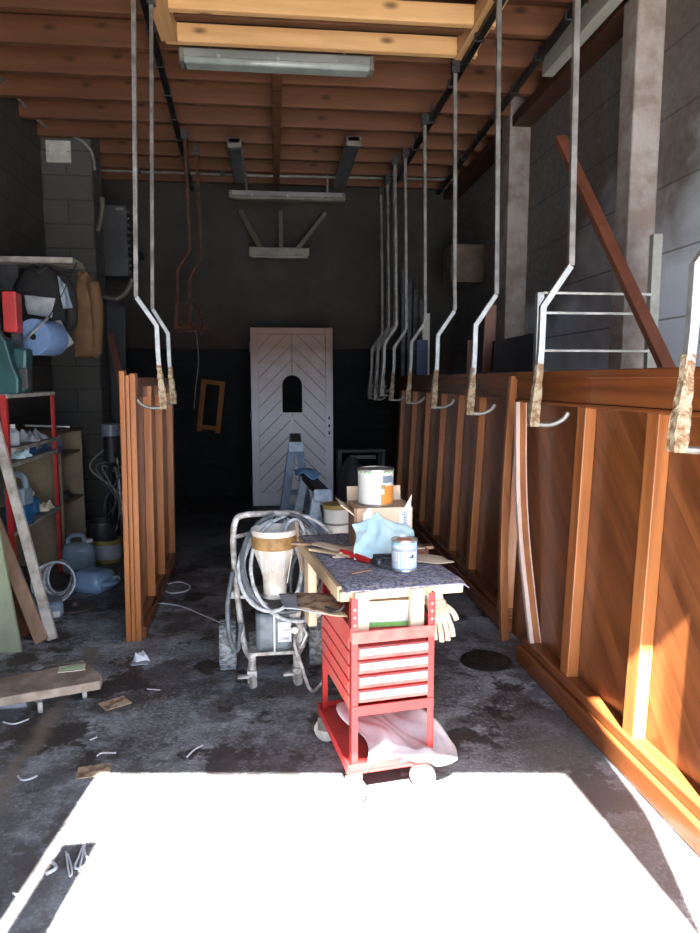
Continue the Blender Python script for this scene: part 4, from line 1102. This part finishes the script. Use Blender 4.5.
def onb(x, y, z=0.0): return BM @ Vector((x, y, BZ+.009+z))
# near paint can
def can(label, p, r, h, body, label_m, top_m, rz=0, nm='paint_can', patches=()):
    t = thing(nm, label, 'paint can', p, (0,0,rz))
    bd = MB().lathe([(r*.98,0),(r,.004),(r,h-.004),(r*.99,h)], seg=36).build('body', body, t, smooth=True)
    MB().lathe([(r*1.0,0),(r*1.035,.002),(r*1.035,.007),(r,.010)], seg=36, caps=False).build('bottom_rim', M['tin'], t, smooth=True)
    MB().lathe([(r,h-.006),(r*1.035,h-.004),(r*1.035,h+.004),(r*.94,h+.005),(r*.90,h-.003)], seg=36, caps=False).build('top_rim', M['tin'], t, smooth=True)
    MB().lathe([(r*.91,h-.003),(r*.91,h+.001),(.005,h+.001)], seg=30).build('lid', top_m, t, smooth=True)
    for (a0, a1, z0, z1, m) in patches:
        b = MB(); n = 10
        for k in range(n):
            A = a0+(a1-a0)*k/n; B = a0+(a1-a0)*(k+1)/n; rr = r*(1.004+.003*(m not in ('white','can')))
            vs = [b.bm.verts.new((rr*math.cos(q), rr*math.sin(q), z*h)) for q, z in ((A,z0),(B,z0),(B,z1),(A,z1))]
            b.bm.faces.new(vs)
        bpt = b.build('label_patch', M[m], bd)
    return t
q = -PI/2
pc = PY(403,571,2.78)
can('small white and blue paint can with orange paint on its lid', onb(.285,.175), .052, .125, M['can'], None, M['white'], -.1, 'paint_can',
    [(q-1.25,q+1.25,.12,.66,'white'),(q-1.2,q+.95,.67,.75,'paper'),(q-1.1,q+.8,.79,.86,'white'),(q+.35,q+.72,.46,.52,'navy'),(q+.5,q+.72,.52,.58,'navy'),(q-1.0,q-.1,.55,.565,'paper'),(q-1.0,q-.1,.47,.485,'paper'),(q-1.0,q+.3,.30,.315,'paper'),(q-1.5,q+.75,.0,.09,'blue_trestle')])
o = MB().lathe([(.028,0),(.03,.001),(.028,.0025)], onb(.285,.175,.126), 20, sx=1.2, sy=.8).build('paint_puddle', M['redpaint'], smooth=True)
o.parent = None; tag(o, 'splash of orange-red paint on the small can lid', 'paint')
# cardboard box (open) at the back of the bench
bx = thing('cardboard_box', 'open cardboard box at the back of the bench under the big can', 'cardboard box', onb(.305,.60), (0,0,-.02+BRZ*.3))
x0, x1, y0_, y1_, hb = -.125,.14,-.09,.13,.195
MB().mm(x0,x1,y0_,y1_,0,.004).build('bottom', M['cardboard'], bx)
MB().mm(x0,x0+.004,y0_,y1_,0,hb).build('side', M['cardboard'], bx); MB().mm(x1-.004,x1,y0_,y1_,0,hb).build('side', M['cardboard'], bx)
MB().mm(x0+.05,x1,y0_,y0_+.004,0,hb).build('front', M['card_light'], bx); MB().mm(x0,x1,y1_-.004,y1_,0,hb).build('back', M['cardboard'], bx)
MB().box((x0-.03,.02,hb-.01),(.005,.20,.085),(0,-.9,0)).build('flap', M['card_light'], bx)
MB().box((.0,y1_+.01,hb+.02),(.26,.004,.09),(-.15,0,0)).build('flap', M['card_light'], bx)
b = MB().prism([(-.085,.0),(-.03,.0),(-.032,.15),(-.06,.20),(-.088,.17)], y0_-.005, y0_-.001, 'Y'); b.build('tape_strip', M['white'], bx)
b = MB().prism([(.075,.06),(.12,.06),(.128,.17),(.135,.255),(.105,.20),(.078,.17)], y0_-.005, y0_-.001, 'Y'); b.build('tape_strip', M['white'], bx)
lettering('tape_lettering', 'Duvell', .034, M['navy'], bx, (.103,y0_-.0062,.13), (PI/2,-PI/2,0))
lettering('tape_lettering', 'B Duvell', .020, M['paper'], bx, (-.055,y0_-.0062,.09), (PI/2,-PI/2,0))
MB().mm(x0+.01,x1-.01,y0_+.01,y1_-.01,.10,.191).build('packing', M['cardboard'], bx)
bp = parent_matrix(bx)
can('big white paint can with orange picture standing on the cardboard box', bp @ Vector((-.01,.03,.192)), .083, .165, M['can_white'], None, M['tin'], 0, 'paint_can',
    [(q+.15,q+.5,.05,.35,'orange'),(q+.35,q+1.2,.05,.58,'orange'),(q+.25,q+.95,.66,.86,'plasticgrey'),(q+.95,q+1.25,.60,.80,'plasticblue'),(q+.15,q+.4,.50,.62,'brassy'),(q+.62,q+.92,.26,.44,'white'),(q-1.4,q+1.6,.93,.97,'green')])
# turquoise cloth slumped in front of box
def tq(u, v):
    # u along x, v from top/back to the front/bottom
    x = -.14+.26*u+.012*math.sin(5*v)
    yy = -.105-.17*v
    top = .135-.05*max(0,u-.45)+.035*math.exp(-((u-.45)/.08)**2)-.12*max(0,.22-u)
    f = 1-v
    z = top*f**(.7+.25*math.sin(4*u)) 
    z += .016*abs(((u*3.2+v*1.3)%1)-.5) + .010*abs(((u*1.7-v*2.9)%1)-.5)
    return (x, yy, max(z,.006)+.004)
o = MB().grid(tq, 26, 22, .004).build('turquoise_cloth', M['cyanrag'], smooth=False, origin='keep')
o.location = bx.location; o.rotation_euler = bx.rotation_euler; tag(o, 'pale turquoise cloth heaped against the front of the cardboard box', 'cloth')
# red-handled tool
a = onb(.085,.44,.02); c = onb(.175,.29,.012)
t = thing('red_handled_knife', 'red-handled scraper knife lying on the felt left of the small can', 'tool', a)
MB().tube([a, a+(c-a)*.3, a+(c-a)*.8, c], .014, 12, rad=[.015,.017,.014,.011]).build('handle', M['redplastic'], t, smooth=True, world=True)
MB().bar(c, onb(.22,.20,.006), .022, .003).build('blade', M['steel'], t, world=True)
t = thing('caulking_nozzle', 'dark metal nozzle lying beside the red-handled knife', 'tool', onb(.185,.28))
MB().lathe([(.012,0),(.016,.004),(.016,.05),(.01,.055)],(0,0,.016),16,(PI/2,0,.5)).build('barrel', M['darksteel'], t, smooth=True)
MB().lathe([(.008,0),(.008,.003)],(0,-.002,.016),12,(PI/2,0,.5)).build('mouth', M['white'], t)
MB().bar((.02,-.02,.01),(.09,-.06,.008), .016, .006).build('lever', M['darksteel'], t)
t = thing('spray_gun', 'dark spray gun lying just in front of the turquoise cloth', 'tool', onb(.23,.33))
MB().bar((-.03,0,.02),(.07,.01,.018), .02, .018).build('barrel', M['darksteel'], t, .003)
MB().bar((.06,0,.018),(.09,-.06,.012), .018, .016).build('grip', M['darksteel'], t, .003)
MB().tube(smooth_pts([(.0,-.01,.02),(.03,-.04,.02),(.06,-.02,.02)],5), .003, 6).build('trigger', M['steel'], t)
# sticks and card left rear
for i, (x, y, L2, w, rz, mt, lab) in enumerate((
    (.06,.53,.20,.05,.9,'card_light','flat pale cardboard strip at the left of the bench, uppermost'),
    (.05,.46,.24,.03,.7,'benchwood','thin pine offcut lying left of the turquoise cloth'),
    (.03,.66,.26,.035,.35,'plankraw','raw wood stick lying at the far left corner of the bench'))):
    p = onb(x,y,.003+.008*(2-i))
    o = MB().box((0,0,.004),(L2,w,.010)).build('wood_offcut', M[mt], origin='keep', bevel=.002); o.location = p; o.rotation_euler = (0,0,-rz); tag(o, lab, 'offcut')
t = thing('card_pad', 'pad of stacked pale card sheets under the turquoise cloth', 'card stack', onb(.13,.46))
for k in range(3): MB().box((.01*k,.003*k,.004+.009*k),(.16,.10,.007),(0,0,.08*k)).build('sheet', M['card_light'], t)
t = thing('palette_knife', 'brown-stained wood block lying right of the turquoise cloth', 'block', onb(.40,.40), (0,0,.2))
MB().box((0,0,.014),(.13,.07,.026)).build('block', M['darkwood_z'], t, .003); MB().box((0,0,.03),(.10,.05,.005)).build('top_layer', M['card_stain'], t)
p = onb(.42,.27,.006)
o = wavy('kraft_sheet', [p+Vector((-.09,-.05,.004)), p+Vector((.10,-.075,.006)), p+Vector((.08,.06,.0)), p+Vector((-.05,.13,.006))], M['card_light'], 'kraft paper sheet lying on the felt right of the small can', 'paper', .004, .002)
p = onb(.07,.17,.004)
o = MB().box((0,0,.004),(.10,.018,.006)).build('wood_offcut', M['plankraw'], origin='keep'); o.location = onb(.10,.17,.001); o.rotation_euler=(0,0,.5); tag(o,'short brown wood stick left of the small can','offcut')
p = onb(.20,.70,.0)
t = thing('plank_offcut', 'reddish plank offcut under the back of the turquoise cloth', 'offcut', onb(.42,.50), (0,0,.05))
MB().box((0,0,.008),(.22,.05,.014)).build('plank', M['darkwood_z'], t, .002)
t['label'] = 'reddish plank offcut lying right of the cardboard box foot'
# things on the red top tray (below bench)
gb = thing('green_box', 'white and green carton lying on the red tray under the bench', 'carton', TW_(.135,.16,.649), (0,0,RZ-.12))
MB().box((.06,0,.052),(.215,.14,.10)).build('carton', M['white'], gb, .002)
MB().box((.06,0,.104),(.22,.142,.004)).build('lid', M['card_light'], gb)
MB().mm(-.045,.166,-.072,-.070,.004,.022).build('green_band', M['green'], gb)
MB().prism([(.135,.098),(.166,.098),(.166,.045)], -.072,-.0705, 'Y').build('green_corner', M['green'], gb)
MB().mm(.150,.164,-.0735,-.072,.072,.092).build('recycling_mark', M['navy'], gb)
# stained cardboard sticking out on the left
p = TW_(-.03,.34,.70)
o = wavy('stained_card', [TW_(-.15,.26,.700),TW_(.012,.10,.700),TW_(.012,.40,.700),TW_(-.12,.46,.700)], M['card_stain'], 'paint-stained card sheet sticking out left between bench and trolley', 'card', .004, .004)
o = wavy('newspaper', [TW_(-.20,.29,.694),TW_(.0,.14,.694),TW_(.0,.44,.694),TW_(-.19,.48,.694)], M['paper'], 'folded newspaper under the paint-stained card on the left', 'newspaper', .003, .004)
o = MB().tube(smooth_pts([TW_(-.05,.20,.712),TW_(-.02,.14,.715),TW_(.005,.13,.735),TW_(.0,.17,.75)],5), .005, 8).build('wire_clip', M['darksteel']); tag(o,'bent dark wire lying on the paint-stained card','wire')
# gloves on the right, hanging over the tray edge
def glove(p, rz, label, rx=0):
    t = thing('work_glove', label, 'glove', p, (rx,0,rz))
    b = MB(); b.box((0,0,0),(.085,.10,.03)); b.build('palm', M['glove'], t, .013, True)
    for k, (x, L3) in enumerate(((-.032,.06),(-.011,.072),(.011,.068),(.032,.052))):
        MB().tube(smooth_pts([(x,-.04,0),(x*1.15,-.05-L3*.5,-.006),(x*1.2,-.05-L3,-.022)],4), .0105, 8).build('finger', M['glove'], t, smooth=True)
    MB().tube(smooth_pts([(.038,.02,0),(.062,-.01,-.004),(.07,-.04,-.012)],4), .0115, 8).build('thumb', M['glove'], t, smooth=True)
    MB().lathe([(.036,0),(.040,.03),(.042,.05)], (0,.045,0), 16, (-PI/2,0,0), sx=1, sy=.45).build('cuff', M['white'], t, smooth=True)
    return t
glove(TW_(W_+.055,.10,.690), .15, 'cream work glove drooping over the right side of the trolley', .75)
glove(TW_(W_+.03,.26,.715), -.9, 'cream work glove lying flat behind the drooping one', .05)
o = wavy('magazine', [TW_(.20,.30,.695),TW_(.42,.26,.700),TW_(.47,.40,.698),TW_(.22,.45,.695)], M['paper'], 'pale magazine under the gloves on the right of the trolley', 'magazine', .003, .008)

# big dark vertical thing at back between door and panel
t = thing('covered_post', 'dark rounded machine standing at the back right of the chevron door', 'machine', (.95,8.7,0))
MB().lathe([(.16,0),(.17,.3),(.14,.5),(.07,.62),(.05,.64)], seg=20).build('body', M['greypanel'], t, smooth=True)
MB().mm(-.02,.3,-.02,.02,.62,.66).build('arm', M['darksteel'], t)
t = thing('work_table', 'dark low table at the back right behind the white can', 'table', (1.15,9.2,0))
MB().mm(-.35,.28,-.2,.2,.66,.70).build('table_top', M['greypanel'], t, .004)
for x in (-.32,.25):
    for y in (-.17,.17): MB().mm(x-.02,x+.02,y-.02,y+.02,0,.66).build('leg', M['darksteel'], t)

# ================================================================== LIGHT
w = bpy.data.worlds.new('sky'); SC.world = w; w.use_nodes = True
nt = w.node_tree; bg = nt.nodes['Background']
bg.inputs['Color'].default_value = (.68,.80,1.0,1); bg.inputs['Strength'].default_value = 2.6
sun = bpy.data.lights.new('sun', 'SUN'); sun.energy = 40; sun.angle = math.radians(.53); sun.color = (1,.95,.87)
so = bpy.data.objects.new('sun', sun); COL.objects.link(so)
d = Vector((.12,1,-1.03)); so.rotation_euler = d.to_track_quat('-Z','Y').to_euler()
po = bpy.data.lights.new('portal', 'AREA'); po.shape = 'RECTANGLE'; po.size = 4.2; po.size_y = 4.0; po.cycles.is_portal = True
pp = bpy.data.objects.new('portal', po); COL.objects.link(pp); pp.location = (.8,Y0-.2,2.0); pp.rotation_euler = (PI/2,0,0)
pp.rotation_euler = Vector((0,1,0)).to_track_quat('-Z','Z').to_euler()

# ================================================================== CAMERA
cam = bpy.data.cameras.new('camera'); co = bpy.data.objects.new('camera', cam); COL.objects.link(co)
cam.sensor_fit = 'VERTICAL'; cam.sensor_height = 24; cam.lens = 24*F/933
R = Matrix((CR, CU, -CW)).transposed()
co.matrix_world = Matrix.Translation((0,0,H)) @ R.to_4x4()
cam.clip_start = .02
SC.camera = co
SC.view_settings.view_transform = 'Standard'
SC.view_settings.exposure = 1.42
SC.view_settings.gamma = 1.0
SC.cycles.use_denoising = True
SC.cycles.max_bounces = 10; SC.cycles.diffuse_bounces = 6
